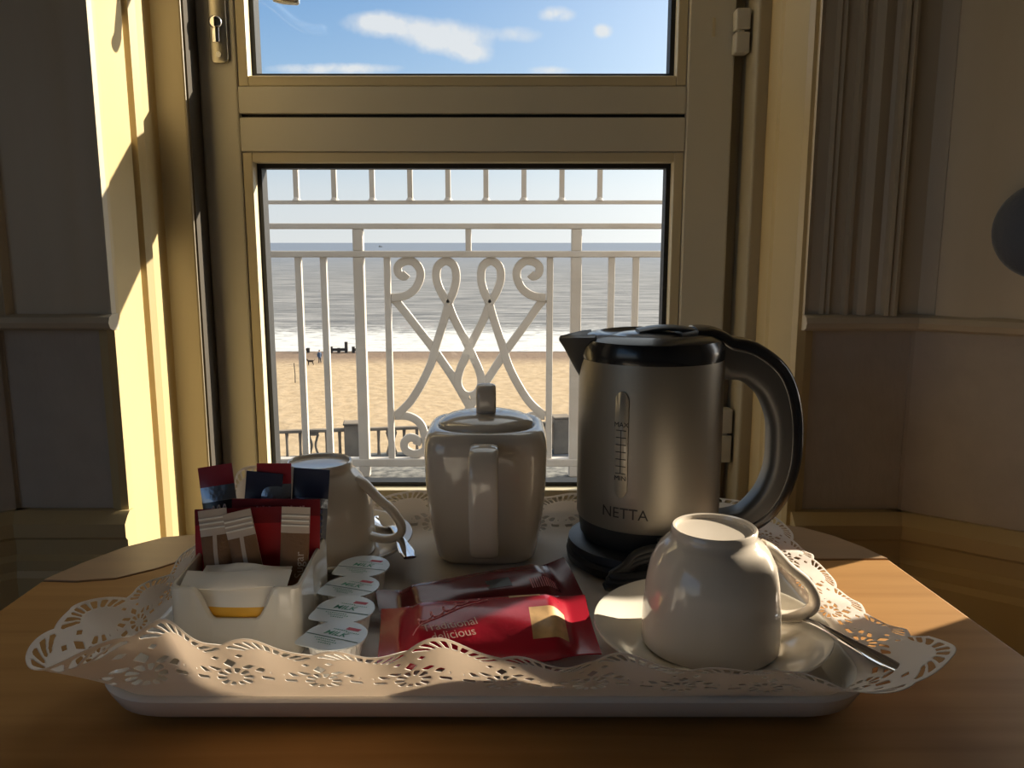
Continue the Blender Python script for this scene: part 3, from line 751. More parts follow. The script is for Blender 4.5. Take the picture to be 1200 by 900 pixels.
rings_ = [[Vector((*shrink(p, 0.003), 0)) for p in od], [Vector((*shrink(p, 0.0006), 0.001)) for p in od], [Vector((*p, 0.004)) for p in od],
          [Vector((*p, ztop(*p) - 0.0012)) for p in od], [Vector((*shrink(p, 0.001), ztop(*p))) for p in od], [Vector((*shrink(p, thk - 0.001), ztop(*p))) for p in od],
          [Vector((*shrink(p, thk), ztop(*p) - 0.0012)) for p in od], [Vector((*shrink(p, thk), 0.005)) for p in od], [Vector((*shrink(p, thk + 0.002), 0.004)) for p in od]]
b.rings(rings_); b.build('body', M['china2'], bx, smooth=40)

def pouch(w, l, th, zones, m, crimp=0.008, nx=14, nz=28, wav=0.0):
    """flat sachet: x width, z length (0..l), y thickness; zones = fn(u,v)->material index"""
    b = MB(); ph = random.random() * 6
    def y(u, v, sgn):
        e = min(1, max(0, min(v * l - crimp, l - crimp - v * l)) / (0.012 + 0.1 * l))
        e = e * e * (3 - 2 * e) if 0 < e < 1 else e
        return sgn * (0.0004 + th * 0.5 * e * (1 - abs(2 * u - 1) ** 2.4)) + wav * math.sin(7 * v + ph) * 0.002
    for sgn in (-1, 1):
        V = [Vector(((u / nx - 0.5) * w, y(u / nx, v / nz, sgn), v / nz * l)) for v in range(nz + 1) for u in range(nx + 1)]
        o = len(b.v); b.v += [tuple(p) for p in V]
        for v in range(nz):
            for u in range(nx):
                a = o + v * (nx + 1) + u
                b.f.append((a, a + 1, a + nx + 2, a + nx + 1)); b.mi.append(zones((u + 0.5) / nx, (v + 0.5) / nz))
    n1 = (nx + 1) * (nz + 1)
    def q(u, v): return v * (nx + 1) + u
    for v in range(nz):
        for u in (0, nx): b.f.append((q(u, v), q(u, v + 1), n1 + q(u, v + 1), n1 + q(u, v))); b.mi.append(zones(0.5, (v + .5) / nz))
    for u in range(nx):
        for v in (0, nz): b.f.append((q(u, v), q(u + 1, v), n1 + q(u + 1, v), n1 + q(u, v))); b.mi.append(zones(0.5, min(0.999, v / nz)))
    return b, (lambda x, z: y(x / w + 0.5, z / l, -1) - 0.0004)
def place(o, x, y, z, lean=0, roll=0, yaw=0):
    o.location = (x, y, z); o.rotation_mode = 'XYZ'
    o.rotation_euler = (Matrix.Rotation(yaw, 3, 'Z') @ Matrix.Rotation(-lean, 3, 'X') @ Matrix.Rotation(roll, 3, 'Y')).to_euler()
RD = math.radians
# coffee sticks: red top, silver band, black body
zs_coffee = lambda u, v: 0 if v > 0.84 else (1 if v > 0.74 else 2)
def coffee(x, y, lean, roll, label):
    m, sf = pouch(0.0255, 0.106, 0.005, zs_coffee, None)
    o = m.build('coffee_stick', [M['red'], M['silverfoil'], M['blackfoil']], smooth=50); tag(o, label, 'sachet', 'coffee sticks in the box')
    for k in range(3):
        b = MB(); xx = -0.0045 + 0.0042 * k
        p = spline([(xx - 0.0015, sf(xx, 0.072) - 0.0003, 0.0675), (xx - 0.0003, sf(xx, 0.072) - 0.0003, 0.0745), (xx + 0.0012, sf(xx, 0.074) - 0.0003, 0.0760), (xx + 0.0016, sf(xx, 0.070) - 0.0003, 0.0675)], 5)
        b.tube(p, 0.0005, 6); b.build('lettering_stroke', M['whiteprint'], o)
    place(o, x, y, Z0 + 0.006, lean, roll); return o
coffee(-0.2055, 0.574, RD(14), RD(-9), 'red-topped black foil coffee stick tilting left at the back of the sachet box')
coffee(-0.1765, 0.577, RD(10), RD(0), 'red-topped black foil coffee stick standing upright in the middle of the sachet box')
zs_navy = lambda u, v: 0 if v > 0.80 else (1 if v > 0.70 else 2)
def navy(x, y, lean, roll, l, label):
    m, sf = pouch(0.0270, l, 0.005, zs_navy, None)
    o = m.build('decaf_stick', [M['navy'], M['silverfoil'], M['navy']], smooth=50); tag(o, label, 'sachet', 'navy sticks in the box')
    b = MB()
    for k in range(9): b.box(0.0085, 0.0105, sf(0.0095, 0.05) - 0.0008, sf(0.0095, 0.05) - 0.0002, 0.030 + 0.0048 * k, 0.0330 + 0.0048 * k)
    b.build('lettering_stroke', mat('pale_blue_print', (0.10, 0.16, 0.34), 0.5), o)
    place(o, x, y, Z0 + 0.006, lean, roll); return o
navy(-0.1560, 0.583, RD(8), RD(4), 0.101, 'navy foil stick standing at the right back corner of the sachet box')
navy(-0.1930, 0.5855, RD(4), RD(6), 0.099, 'navy foil stick half hidden between the two red-topped coffee sticks')
# red envelopes
def envelope(x, y, lean, roll, w, l, label, txt):
    m, sf = pouch(w, l, 0.004, lambda u, v: 1 if v > 0.86 else 0, None, nx=20)
    o = m.build('drink_sachet', [M['redpaper'], M['redpaperdark']], smooth=50); tag(o, label, 'sachet', 'red sachets in the box')
    if txt:
        b = MB()
        for x0, x1 in ((-0.014, -0.004), (0.004, 0.020)):
            xx = x0
            while xx < x1:
                b.box(xx, xx + 0.0014, sf(xx, l * 0.93) - 0.0005, sf(xx, l * 0.93) - 0.0001, l * 0.91, l * 0.91 + 0.002 + 0.001 * random.random()); xx += 0.0022
        b.build('lettering_stroke', M['palered'], o)
    place(o, x, y, Z0 + 0.0055, lean, roll); return o
envelope(-0.1720, 0.5640, RD(10), RD(0.5), 0.064, 0.084, 'large red paper sachet at the back of the box, behind the other red one', True)
envelope(-0.1930, 0.5555, RD(11), RD(-2), 0.064, 0.080, 'large bright red paper sachet in front, behind the brown sugar sticks', False)
# brown sugar sticks
zs_sug = lambda u, v: 1 if v > 0.80 else (1 if (0.46 < u < 0.60 and v < 0.9) else 0)
zs_sug2 = lambda u, v: 1 if v > 0.80 else 0
def sugar(x, y, lean, roll, label, zf, txt=False):
    m, sf = pouch(0.0200, 0.0850, 0.0055, zf, None, crimp=0.012, nx=14)
    o = m.build('sugar_stick', [M['brownsugar'], M['paleband']], smooth=50); tag(o, label, 'sachet', 'brown sugar sticks in the box')
    for k in range(3):
        b = MB(); z = 0.0715 + 0.0034 * k; b.box(-0.0097, 0.0097, -0.0014, -0.0006, z, z + 0.0012); b.build('crimp_line', M['whitepaper'], o)
    if txt:
        text_part('lettering', 'Sugar', 0.0085, M['paleband'], o, lambda a, c: Vector((0.0045 - c, sf(0.0045 - c, 0.045 + a) - 0.0004, 0.045 + a)))
    place(o, x, y, Z0 + 0.0045, lean, roll); return o
sugar(-0.1995, 0.541, RD(13), RD(-8), 'clear stick of brown sugar, leftmost of the three, leaning left', zs_sug)
sugar(-0.1745, 0.541, RD(12), RD(-13), 'clear stick of brown sugar with a pale stripe, middle of the three', zs_sug)
sugar(-0.1548, 0.546, RD(9), RD(2), 'clear stick of brown sugar at the right of the box, standing upright', zs_sug2, True)
# white sachets lying along the front
def white_stick(x, y, z, yaw, roll, l, w, label, zones=lambda u, v: 0, th=0.008):
    m, sf = pouch(w, l, th, zones, None, crimp=0.007, wav=0.5)
    o = m.build('white_sachet', [M['whitepaper'], M['yellow']], smooth=50); tag(o, label, 'sachet', 'white sachets in the box')
    o.location = (x, y, z); o.rotation_euler = (Matrix.Rotation(yaw, 3, 'Z') @ Matrix.Rotation(roll, 3, 'X') @ Matrix.Rotation(PI / 2, 3, 'Y')).to_euler()
    return o
white_stick(-0.2195, 0.5235, Z0 + 0.0490, RD(2), RD(-72), 0.070, 0.017, 'white paper sachet lying along the front of the box, on top of the others')
white_stick(-0.2120, 0.5370, Z0 + 0.0500, RD(-2), RD(-76), 0.060, 0.015, 'white paper sachet lying against the feet of the sugar sticks')
white_stick(-0.2150, 0.5195, Z0 + 0.0355, RD(0), RD(-14), 0.066, 0.020, 'white sachet with a yellow edge showing in the notch of the box', lambda u, v: 1 if u > 0.66 else 0, th=0.005)

# ================================================================== MILK POTS
def make_pot():
    r = empty('milk_pot')
    b = MB(); V = []; n = 96; prof = [(0.0120, 0.0), (0.0132, 0.0006), (0.0140, 0.003), (0.0172, 0.0215), (0.0176, 0.0222)]
    rg = []
    for q, (rad, z) in enumerate(prof):
        rg.append([Vector(((rad + (0.0004 * (1 if k % 4 < 2 else -1) if 1 < q < 4 else 0)) * math.cos(2 * PI * k / n), (rad + (0.0004 * (1 if k % 4 < 2 else -1) if 1 < q < 4 else 0)) * math.sin(2 * PI * k / n), z)) for k in range(n)])
    b.rings(rg)
    b.lathe([(0.0176, 0.0222), (0.0198, 0.0224), (0.0200, 0.0230), (0.0195, 0.0234), (0.0, 0.0234)], n=64)
    b.build('cup', M['potplastic'], r, smooth=40)
    out = []
    for k in range(72):
        a = 2 * PI * k / 72; rad = 0.0202
        d = abs((a - RD(208) + PI) % (2 * PI) - PI)
        rad += 0.0060 * max(0, 1 - d / RD(30)) ** 1.2
        out.append((rad * math.cos(a), rad * math.sin(a)))
    b = MB(); b.prism(out, 0.0235, 0.0240); ld_ = b.build('foil_lid', M['foillid'], r)
    zt = 0.02415
    rot = Matrix.Rotation(RD(-18), 3, 'Z')
    fl = lambda cx, cy: (lambda x, y: rot @ Vector((cx + x, cy + y, zt)))
    b = MB(); b.add([rot @ Vector(p) for p in ((-0.0195, -0.0035, zt), (0.0190, -0.0035, zt), (0.0190, -0.0045, zt), (-0.0195, -0.0045, zt))], [(0, 1, 2, 3)]); b.build('green_stripe', M['greenline'], ld_)
    text_part('lettering', 'MILK', 0.0075, M['green'], ld_, fl(-0.001, 0.0015), shear=0.2, bold=0.0001)
    b = MB(); b.add([rot @ Vector((x, y, zt)) for x, y in ((0.0015, 0.0090), (0.0110, 0.0090), (0.0118, 0.0125), (0.0022, 0.0125))], [(0, 1, 2, 3)]); b.build('logo_flag', M['logo'], ld_)
    b = MB()
    for yy, x0, x1 in ((0.0067, -0.006, 0.004), (0.0055, 0.004, 0.013), (-0.0075, -0.011, 0.005), (-0.0100, -0.008, 0.007), (-0.0125, -0.005, 0.004)):
        xx = x0
        while xx < x1:
            d = 0.0006 + 0.0007 * random.random(); b.add([rot @ Vector(p) for p in ((xx, yy, zt), (xx + d, yy, zt), (xx + d, yy + 0.0010, zt), (xx, yy + 0.0010, zt))], [(0, 1, 2, 3)]); xx += d + 0.0006
    b.build('small_print', M['green'], ld_)
    return r
pot = make_pot()
spots = [(-0.1130, 0.4955, 'milk pot nearest the tray front, first of the row of four'), (-0.1145, 0.5345, 'second milk pot from the tray front in the row of four'),
         (-0.1175, 0.5720, 'third milk pot from the tray front, beside the back of the sachet box'), (-0.1155, 0.6110, 'farthest milk pot of the row, beside the shaded teaspoon')]
for i, (x, y, lb) in enumerate(spots):
    o = pot if i == 0 else copy_tree(pot)
    o.location = (x, y, Z0); o.rotation_euler = (RD(2 * (i % 2)), 0, RD((-4, 3, -2, 6)[i]))
    tag(o, lb, 'milk pot', 'milk pots beside the box')

# ================================================================== BISCUITS
def biscuit(name, w, l, th, mats, zones, label):
    b = MB(); nx, nz = 26, 60; crimp = 0.013; ph = random.random() * 6
    def prof(u, v):
        d = min(v, 1 - v) * l
        e = max(0, min(1, (d - crimp) / 0.016)); e = e * e * (3 - 2 * e)
        return 0.0006 + th * 0.5 * e * (1 - abs(2 * u - 1) ** 3.2) * (1 + 0.07 * math.sin(11 * u + 5 * v + ph) * math.sin(9 * v))
    def half(v):
        d = min(v, 1 - v) * l; return w / 2 * (1 - 0.06 * math.sin(PI * min(1, d / 0.03)))
    def zig(u, v):
        d = min(v, 1 - v) * l
        return 0.0007 * math.sin(u * 2 * PI * 13) * (1 if d < crimp else 0) + 0.004 * max(0, 1 - d / 0.02) * math.sin(3 * u + ph)
    for sgn in (1, -1):
        o = len(b.v)
        for v in range(nz + 1):
            for u in range(nx + 1):
                U, Vv = u / nx, v / nz
                b.v.append(((Vv - 0.5) * l, (U - 0.5) * 2 * half(Vv), th * 0.5 + zig(U, Vv) + sgn * prof(U, Vv)))
        for v in range(nz):
            for u in range(nx):
                a = o + v * (nx + 1) + u; b.f.append((a, a + 1, a + nx + 2, a + nx + 1)); b.mi.append(zones((u + .5) / nx, (v + .5) / nz) if sgn > 0 else 0)
    n1 = (nx + 1) * (nz + 1); q = lambda u, v: v * (nx + 1) + u
    for v in range(nz):
        for u in (0, nx): b.f.append((q(u, v), q(u, v + 1), n1 + q(u, v + 1), n1 + q(u, v))); b.mi.append(0)
    for u in range(nx):
        for v in (0, nz): b.f.append((q(u, v), q(u + 1, v), n1 + q(u + 1, v), n1 + q(u, v))); b.mi.append(0)
    o = b.build(name, mats, smooth=60); tag(o, label, 'biscuits', 'biscuit packets on the tray')
    def surf(x, y):
        v = x / l + 0.5; u = y / (2 * half(v)) + 0.5
        return Vector((x, y, th * 0.5 + zig(u, v) + prof(u, v) + 0.0004))
    return o, surf
def bis_zone(u, v):
    if 0.70 < v < 0.86 and 0.16 < u < 0.56: return 1
    if 0.62 < v < 0.76 and 0.80 < u < 0.97: return 1
    return 0
bf, sf = biscuit('biscuit_packet', 0.062, 0.142, 0.025, [M['redbright'], M['shortbread']], bis_zone, 'bright red biscuit packet with a shortbread picture, nearest the tray front')
bf.location = (-0.0165, 0.5160, Z0 + 0.0065); bf.rotation_euler = (RD(15), RD(-2), RD(5))
rt = Matrix.Rotation(RD(27), 2)
text_part('lettering', 'Traditional', 0.0085, M['goldprint'], bf, lambda x, y: sf(x * 0.95 - y * 0.3 - 0.024, y + x * 0.12 - 0.0075))
text_part('lettering', 'delicious', 0.0085, M['goldprint'], bf, lambda x, y: sf(x * 0.95 - y * 0.3 - 0.022, y + x * 0.12 - 0.0150))
b = MB()
pts = []
for k in range(90):
    t = k / 89; x = -0.046 + 0.044 * t; base = -0.004 + 0.025 * t ** 0.8
    a = 2 * PI * 5.5 * t; pts.append(sf(x + 0.0022 * math.cos(a), base + (0.0040 if k % 2 else 0.0036) * math.sin(a) * (0.6 + 0.4 * math.sin(5 * t))))
b.tube(pts, 0.00045, 6); b.tube([sf(-0.048 + 0.05 * t / 20, -0.0105 + 0.028 * (t / 20) ** 0.8) for t in range(21)], 0.0004, 6)
b.build('script_lettering', M['palered'], bf)
bb, sb = biscuit('biscuit_packet', 0.050, 0.150, 0.021, [M['maroon']], lambda u, v: 0, 'dark maroon biscuit packet lying against the teapot, behind the bright red one')
bb.location = (-0.0235, 0.5815, Z0 + 0.003); bb.rotation_euler = (RD(10), RD(-3), RD(17))
b = MB(); p0 = [sb(x, y) for x, y in ((0.004, -0.010), (0.022, -0.010), (0.022, 0.001), (0.004, 0.001))]; b.add(p0, [(0, 1, 2, 3)]); b.build('dark_label', M['blackfoil'], bb)
b = MB()
for k in range(12):
    x = 0.036 + 0.0018 * k; w_ = 0.0005 + 0.0005 * random.random(); b.add([sb(x, -0.015), sb(x + w_, -0.015), sb(x + w_, -0.006), sb(x, -0.006)], [(0, 1, 2, 3)])
b.build('barcode', M['palered'], bb)

# ================================================================== ROUND BLUE THING ON THE RIGHT WALL
wc = SR @ Vector((0.118, 0.035, CAMZ + 0.012))
hg = empty('wall_hanging', wc); hg.rotation_euler = (0, 0, math.atan2(SD[1], SD[0]))
tag(hg, 'round padded dark blue hanging at the right edge, on the panelled wall', 'decoration')
b = MB(); prof = [(0.049 * math.cos(t), 0.021 * math.sin(t)) for t in [(-PI / 2) + PI * k / 18 for k in range(19)]]
prof[0] = (0, prof[0][1]); prof[-1] = (0, prof[-1][1])
b.lathe(prof, n=48, mtx=Matrix.Rotation(PI / 2, 4, 'X')); b.build('pad', M['blue'], hg, smooth=60)
b = MB(); b.tube(spline([(0, 0, 0.047), (0.003, 0.004, 0.07), (0, 0.012, 0.095)], 5), 0.0015, 8); b.build('cord', M['blue'], hg)
b = MB(); b.tube([(0, 0.031, 0.094), (0, 0.012, 0.094), (0, 0.008, 0.100)], 0.002, 8); b.build('hook', M['steelplate'], hg)

# ================================================================== BALCONY
b = MB(); b.box(-2.2, 2.2, 1.27, 2.30, -0.12, CAMZ - 0.632); struct(b.build('balcony_floor', M['gravel']))
RY = 2.2
rl = tag(empty('balcony_railing', (-0.11, RY, CAMZ - 0.632)), 'white painted iron balcony railing with scrolled centre panel and upper guard rail', 'railing')
def rbuild(mb, name, m, **kw):
    o = mb.build(name, m, rl, **kw); o.matrix_parent_inverse = Matrix.Translation(rl.location).inverted(); return o
zt, z2, zb, zf = CAMZ + 0.042, CAMZ - 0.030, CAMZ - 0.592, CAMZ - 0.632
for z, hgt, nm in ((zt, 0.0075, 'top_rail'), (z2, 0.0085, 'middle_rail'), (zb, 0.011, 'bottom_rail')):
    b = MB(); b.box(-2.1, 2.1, RY - 0.014, RY + 0.014, z - hgt, z + hgt); rbuild(b, nm, M['railing'], bevel=0.003)
posts = [-1.54, -0.972, -0.4026, 0.1688, 0.738, 1.308]
for x in posts:
    b = MB(); b.box(x - 0.014, x + 0.014, RY - 0.013, RY + 0.013, zf, z2 - 0.008); b.box(x - 0.0135, x + 0.0135, RY - 0.012, RY + 0.012, z2 + 0.008, zt - 0.007); rbuild(b, 'post', M['railing'], bevel=0.003)
b = MB(); b.box(-0.114 - 0.0075, -0.114 + 0.0075, RY - 0.010, RY + 0.010, z2 + 0.008, zt - 0.007); rbuild(b, 'short_strut', M['railing'], bevel=0.002)
bars = [-0.65, -0.562, -0.4957, -0.3285, 0.0999, 0.262, 0.326, 0.40, 0.48, 0.56, 0.65, -0.735, -0.81, -0.89, 0.83, 0.92, -1.06, -1.15]
for x in bars:
    b = MB(); b.box(x - 0.0085, x + 0.0085, RY - 0.008, RY + 0.008, zb + 0.010, z2 - 0.008); rbuild(b, 'bar', M['railing'], bevel=0.002)
# scrollwork, drawn flat in the panel and 12 mm deep
K = 0.000606; ZS = z2 - 0.0085
def Q(x, y): return Vector((-0.1145 + (x - 408) * K, RY, ZS - (y - 70) * K))
b = MB(); hwid = 0.0112; kst = [0]
def stroke(pts, w=hwid, n=7):
    kst[0] += 1; off = Vector((0, 0.0004 * kst[0], 0))
    b.sweep([Q(p.x, p.y) + off for p in spline([Vector((x, y, 0)) for x, y in pts], n)], (0, 1, 0), 0.006, w, n=12, p=5)
def mir(pts): return [(816 - x, y) for x, y in pts]
sc = [(140, 140), (126, 152), (104, 138), (102, 108), (128, 88), (165, 88), (195, 118), (197, 160), (172, 208), (128, 236), (72, 244)]
dg = [(78, 248), (110, 285), (172, 366), (252, 474), (330, 592), (385, 690), (430, 770), (470, 830)]
dgr = [(738, 248), (705, 290), (645, 376), (567, 485), (490, 605), (430, 700), (386, 770), (346, 830)]
lp = [(316, 268), (285, 215), (268, 160), (274, 110), (310, 86), (346, 108), (354, 160), (342, 215), (318, 268)]
leg1 = [(320, 255), (305, 320), (262, 455), (236, 540), (195, 625), (140, 710), (72, 775)]
leg2 = [(314, 255), (340, 330), (395, 440), (425, 505), (452, 570), (460, 625), (440, 668), (410, 682)]
low = [(72, 772), (135, 775), (185, 808), (205, 870), (205, 930), (160, 948), (118, 930), (112, 894), (140, 872), (170, 886), (166, 905)]
for p in (sc, mir(sc), lp, mir(lp), leg1, mir(leg1), leg2, mir(leg2), low, mir(low)): stroke(p)
stroke(dg); stroke(dgr)
rbuild(b, 'scroll_panel', M['railing'], smooth=40)
# second, higher guard rail
def gbuild(mb, name, m, **kw):
    return rbuild(mb, name, m, **kw)
zg0, zg1 = CAMZ + 0.103, CAMZ + 0.345
for z, nm in ((zg0, 'guard_rail'), (zg1, 'guard_rail')):
    b = MB(); b.box(-2.1, 2.1, RY - 0.008, RY + 0.008, z - 0.005, z + 0.005); gbuild(b, nm, M['railing'], bevel=0.002)
for k in range(-7, 9):
    x = -0.559 + 0.0983 * k
    b = MB(); b.box(x - 0.0065, x + 0.0065, RY - 0.006, RY + 0.006, zg0 + 0.004, zg1 - 0.004)
    b.lathe([(0.0125, 0), (0.010, 0.004), (0.0065, 0.009)], cx=x, cy=RY, cz=zg0 + 0.004, n=12)
    gbuild(b, 'guard_bar', M['railing'])
for x in (-1.2, 1.05):   # end uprights carrying the guard rail
    b = MB(); b.box(x - 0.012, x + 0.012, RY - 0.027, RY - 0.009, zf, zg1 + 0.01); gbuild(b, 'upright', M['railing'], bevel=0.002)

# ================================================================== SHORE
def procedural(name, fn):
    m, nt, p = new_mat(name); fn(nt, p); return m
def sea_nodes(nt, p):
    tc = nt.nodes.new('ShaderNodeTexCoord'); sx = nt.nodes.new('ShaderNodeSeparateXYZ'); nt.links.new(tc.outputs['Object'], sx.inputs[0])
    def math_(op, a, c=None, d=None):
        n = nt.nodes.new('ShaderNodeMath'); n.operation = op
        for i, q in enumerate((a, c, d)):
            if q is None: continue
            if isinstance(q, (int, float)): n.inputs[i].default_value = q
            else: nt.links.new(q, n.inputs[i])
        return n.outputs[0]
    mp = nt.nodes.new('ShaderNodeMapping'); mp.inputs['Scale'].default_value = (0.07, 0.30, 1); nt.links.new(tc.outputs['Object'], mp.inputs['Vector'])
    n1 = nt.nodes.new('ShaderNodeTexNoise'); n1.inputs['Scale'].default_value = 1.0; n1.inputs['Detail'].default_value = 9; n1.inputs['Roughness'].default_value = 0.62; nt.links.new(mp.outputs[0], n1.inputs['Vector'])
    r = nt.nodes.new('ShaderNodeValToRGB'); r.color_ramp.elements[0].position = 0.38; r.color_ramp.elements[1].position = 0.66
    r.color_ramp.elements[0].color = (0.10, 0.094, 0.086, 1); r.color_ramp.elements[1].color = (0.31, 0.29, 0.27, 1)
    nt.links.new(n1.outputs['Fac'], r.inputs['Fac'])
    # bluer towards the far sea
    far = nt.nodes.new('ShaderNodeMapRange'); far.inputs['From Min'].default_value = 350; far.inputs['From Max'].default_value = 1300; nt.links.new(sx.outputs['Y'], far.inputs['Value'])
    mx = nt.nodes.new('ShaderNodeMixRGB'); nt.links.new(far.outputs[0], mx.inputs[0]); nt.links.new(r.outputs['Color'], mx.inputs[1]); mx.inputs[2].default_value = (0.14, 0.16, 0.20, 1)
    # surf: broken foam between the water's edge and ~34 m out
    mp2 = nt.nodes.new('ShaderNodeMapping'); mp2.inputs['Scale'].default_value = (0.22, 0.55, 1); nt.links.new(tc.outputs['Object'], mp2.inputs['Vector'])
    n2 = nt.nodes.new('ShaderNodeTexNoise'); n2.inputs['Scale'].default_value = 1.3; n2.inputs['Detail'].default_value = 10; n2.inputs['Roughness'].default_value = 0.7; nt.links.new(mp2.outputs[0], n2.inputs['Vector'])
    yy = math_('ADD', sx.outputs['Y'], math_('MULTIPLY', math_('SUBTRACT', n1.outputs['Fac'], 0.5), 34.0))
    band = nt.nodes.new('ShaderNodeMapRange'); band.inputs['From Min'].default_value = 168; band.inputs['From Max'].default_value = 140; nt.links.new(yy, band.inputs['Value'])
    foam = nt.nodes.new('ShaderNodeMapRange'); foam.inputs['From Min'].default_value = 0.46; foam.inputs['From Max'].default_value = 0.57
    nt.links.new(math_('ADD', n2.outputs['Fac'], math_('MULTIPLY', math_('SUBTRACT', band.outputs[0], 0.58), 0.30)), foam.inputs['Value'])
    fb = math_('MULTIPLY', foam.outputs[0], math_('GREATER_THAN', band.outputs[0], 0.02))
    mx2 = nt.nodes.new('ShaderNodeMixRGB'); nt.links.new(fb, mx2.inputs[0]); nt.links.new(mx.outputs[0], mx2.inputs[1]); mx2.inputs[2].default_value = (0.58, 0.56, 0.53, 1)
    nt.links.new(mx2.outputs[0], p.inputs['Base Color'])
    p.inputs['Roughness'].default_value = 0.5; p.inputs['Specular IOR Level'].default_value = 0.2
    bp = nt.nodes.new('ShaderNodeBump'); bp.inputs['Strength'].default_value = 0.5; bp.inputs['Distance'].default_value = 1.2
    nt.links.new(n1.outputs['Fac'], bp.inputs['Height']); nt.links.new(bp.outputs[0], p.inputs['Normal'])
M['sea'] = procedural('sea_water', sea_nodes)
def sand_nodes(nt, p):
    tc = nt.nodes.new('ShaderNodeTexCoord'); sx = nt.nodes.new('ShaderNodeSeparateXYZ'); nt.links.new(tc.outputs['Object'], sx.inputs[0])
    n = nt.nodes.new('ShaderNodeTexNoise'); n.inputs['Scale'].default_value = 0.9; n.inputs['Detail'].default_value = 8; nt.links.new(tc.outputs['Object'], n.inputs['Vector'])
    r = nt.nodes.new('ShaderNodeValToRGB'); r.color_ramp.elements[0].position = 0.35; r.color_ramp.elements[1].position = 0.62
    r.color_ramp.elements[0].color = (0.37, 0.27, 0.165, 1); r.color_ramp.elements[1].color = (0.45, 0.335, 0.215, 1); nt.links.new(n.outputs['Fac'], r.inputs['Fac'])
    w = nt.nodes.new('ShaderNodeMapRange'); w.inputs['From Min'].default_value = 108; w.inputs['From Max'].default_value = 116; nt.links.new(sx.outputs['Y'], w.inputs['Value'])
    mx = nt.nodes.new('ShaderNodeMixRGB'); nt.links.new(w.outputs[0], mx.inputs[0]); nt.links.new(r.outputs[0], mx.inputs[1]); mx.inputs[2].default_value = (0.20, 0.14, 0.10, 1)
    nt.links.new(mx.outputs[0], p.inputs['Base Color']); p.inputs['Roughness'].default_value = 0.9; p.inputs['Specular IOR Level'].default_value = 0.1
    b1 = nt.nodes.new('ShaderNodeBump'); b1.inputs['Strength'].default_value = 0.5; b1.inputs['Distance'].default_value = 0.3; nt.links.new(n.outputs['Fac'], b1.inputs['Height']); nt.links.new(b1.outputs[0], p.inputs['Normal'])
M['sand'] = procedural('beach_sand', sand_nodes)
M['stone'] = mat('weathered_concrete', (0.24, 0.19, 0.14), 0.9, col2=(0.15, 0.12, 0.09), vscale=1.5)
M['stonedark'] = mat('dark_concrete', (0.07, 0.07, 0.07), 0.9, col2=(0.13, 0.13, 0.12), vscale=2.0)
M['asphalt'] = mat('asphalt', (0.13, 0.13, 0.14), 0.9, var=0.3, vscale=1.0)
M['timber'] = mat('wet_timber', (0.04, 0.033, 0.03), 0.8)
GB = CAMZ - 16.0
b = MB(); b.box(-900, 900, 20, 124, GB - 1, GB); struct(b.build('beach', M['sand']))
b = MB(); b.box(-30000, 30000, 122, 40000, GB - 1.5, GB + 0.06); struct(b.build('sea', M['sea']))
PZ = CAMZ - 7.08
b = MB(); b.prism([(-60, 2.6), (60, 2.6), (60, 27.15 + 63 * 0.144), (-60, 27.15 - 57 * 0.144)], GB - 1, PZ); struct(b.build('promenade', M['asphalt']))
# balustrade, running slightly away from us to the right
ba = empty('balustrade', (-3.0, 26.85, PZ), math.atan2(1.36, 9.44)); tag(ba, 'dark concrete seafront balustrade with square piers beyond the balcony', 'balustrade')
b = MB(); b.box(-12, 16, -0.22, 0.22, 0, 0.16); b.build('plinth', M['stonedark'], ba)
b = MB(); b.box(-12, 16, -0.10, 0.10, 0.98, 1.08); b.build('handrail', M['stone'], ba, bevel=0.02)
piers = [-2.25, 4.70, 11.65, -9.2]
for x in piers:
    b = MB(); b.box(x - 0.27, x + 0.27, -0.26, 0.26, 0.0, 1.22); b.box(x - 0.30, x + 0.30, -0.29, 0.29, 1.22, 1.29); b.build('pier', M['stone'], ba, bevel=0.03)
k = 0; x = -11.5
while x < 15.6:
    if min(abs(x - p) for p in piers) > 0.42:
        b = MB()
        if k % 3 == 1:
            b.box(x - 0.17, x + 0.17, -0.08, 0.08, 0.16, 0.24); b.box(x - 0.17, x + 0.17, -0.08, 0.08, 0.88, 0.98)
            for sg in (-1, 1): b.sweep(spline([(x + sg * 0.15, 0, 0.20), (x + sg * 0.09, 0, 0.40), (x + sg * 0.07, 0, 0.60), (x + sg * 0.15, 0, 0.90)], 4), (0, 1, 0), 0.06, 0.04, n=8, p=4)
        else:
            b.lathe([(0.06, 0.16), (0.05, 0.3), (0.045, 0.6), (0.055, 0.98)], cx=x, n=10)
        b.build('baluster', M['stone'], ba)
    k += 1; x += 0.42
# beach details
def beach_pt(y, x): return (x, y, GB)
b = MB(); b.tube([(0, 0, -0.3), (0.03, 0, 1.0), (-0.04, 0, 2.3)], [0.06, 0.05, 0.05], 8)
tag(b.build('beach_post', M['timber'], loc=(-25.1, 94.5, GB)), 'thin leaning wooden post standing alone on the sand', 'post')
def groyne(x, y, n, l, label):
    r = tag(empty('groyne', (x, y, GB)), label, 'groyne')
    for i in range(n):
        m = MB(); m.box(-l / 2 + l * i / max(1, n - 1) - 0.2, -l / 2 + l * i / max(1, n - 1) + 0.2, -0.2, 0.2, -0.3, (0.9, 0.7, 1.6)[i % 3]); m.build('post', M['timber'], r)
    m = MB(); m.box(-l / 2, l / 2, -0.08, 0.08, 0.25, 0.65); m.build('plank', M['timber'], r)
groyne(-25.5, 121.0, 3, 2.2, 'dark timber groyne stump at the water edge, right of the walker')
groyne(-30.6, 121.0, 2, 1.2, 'tiny dark timber stump at the water edge, left of the walker')
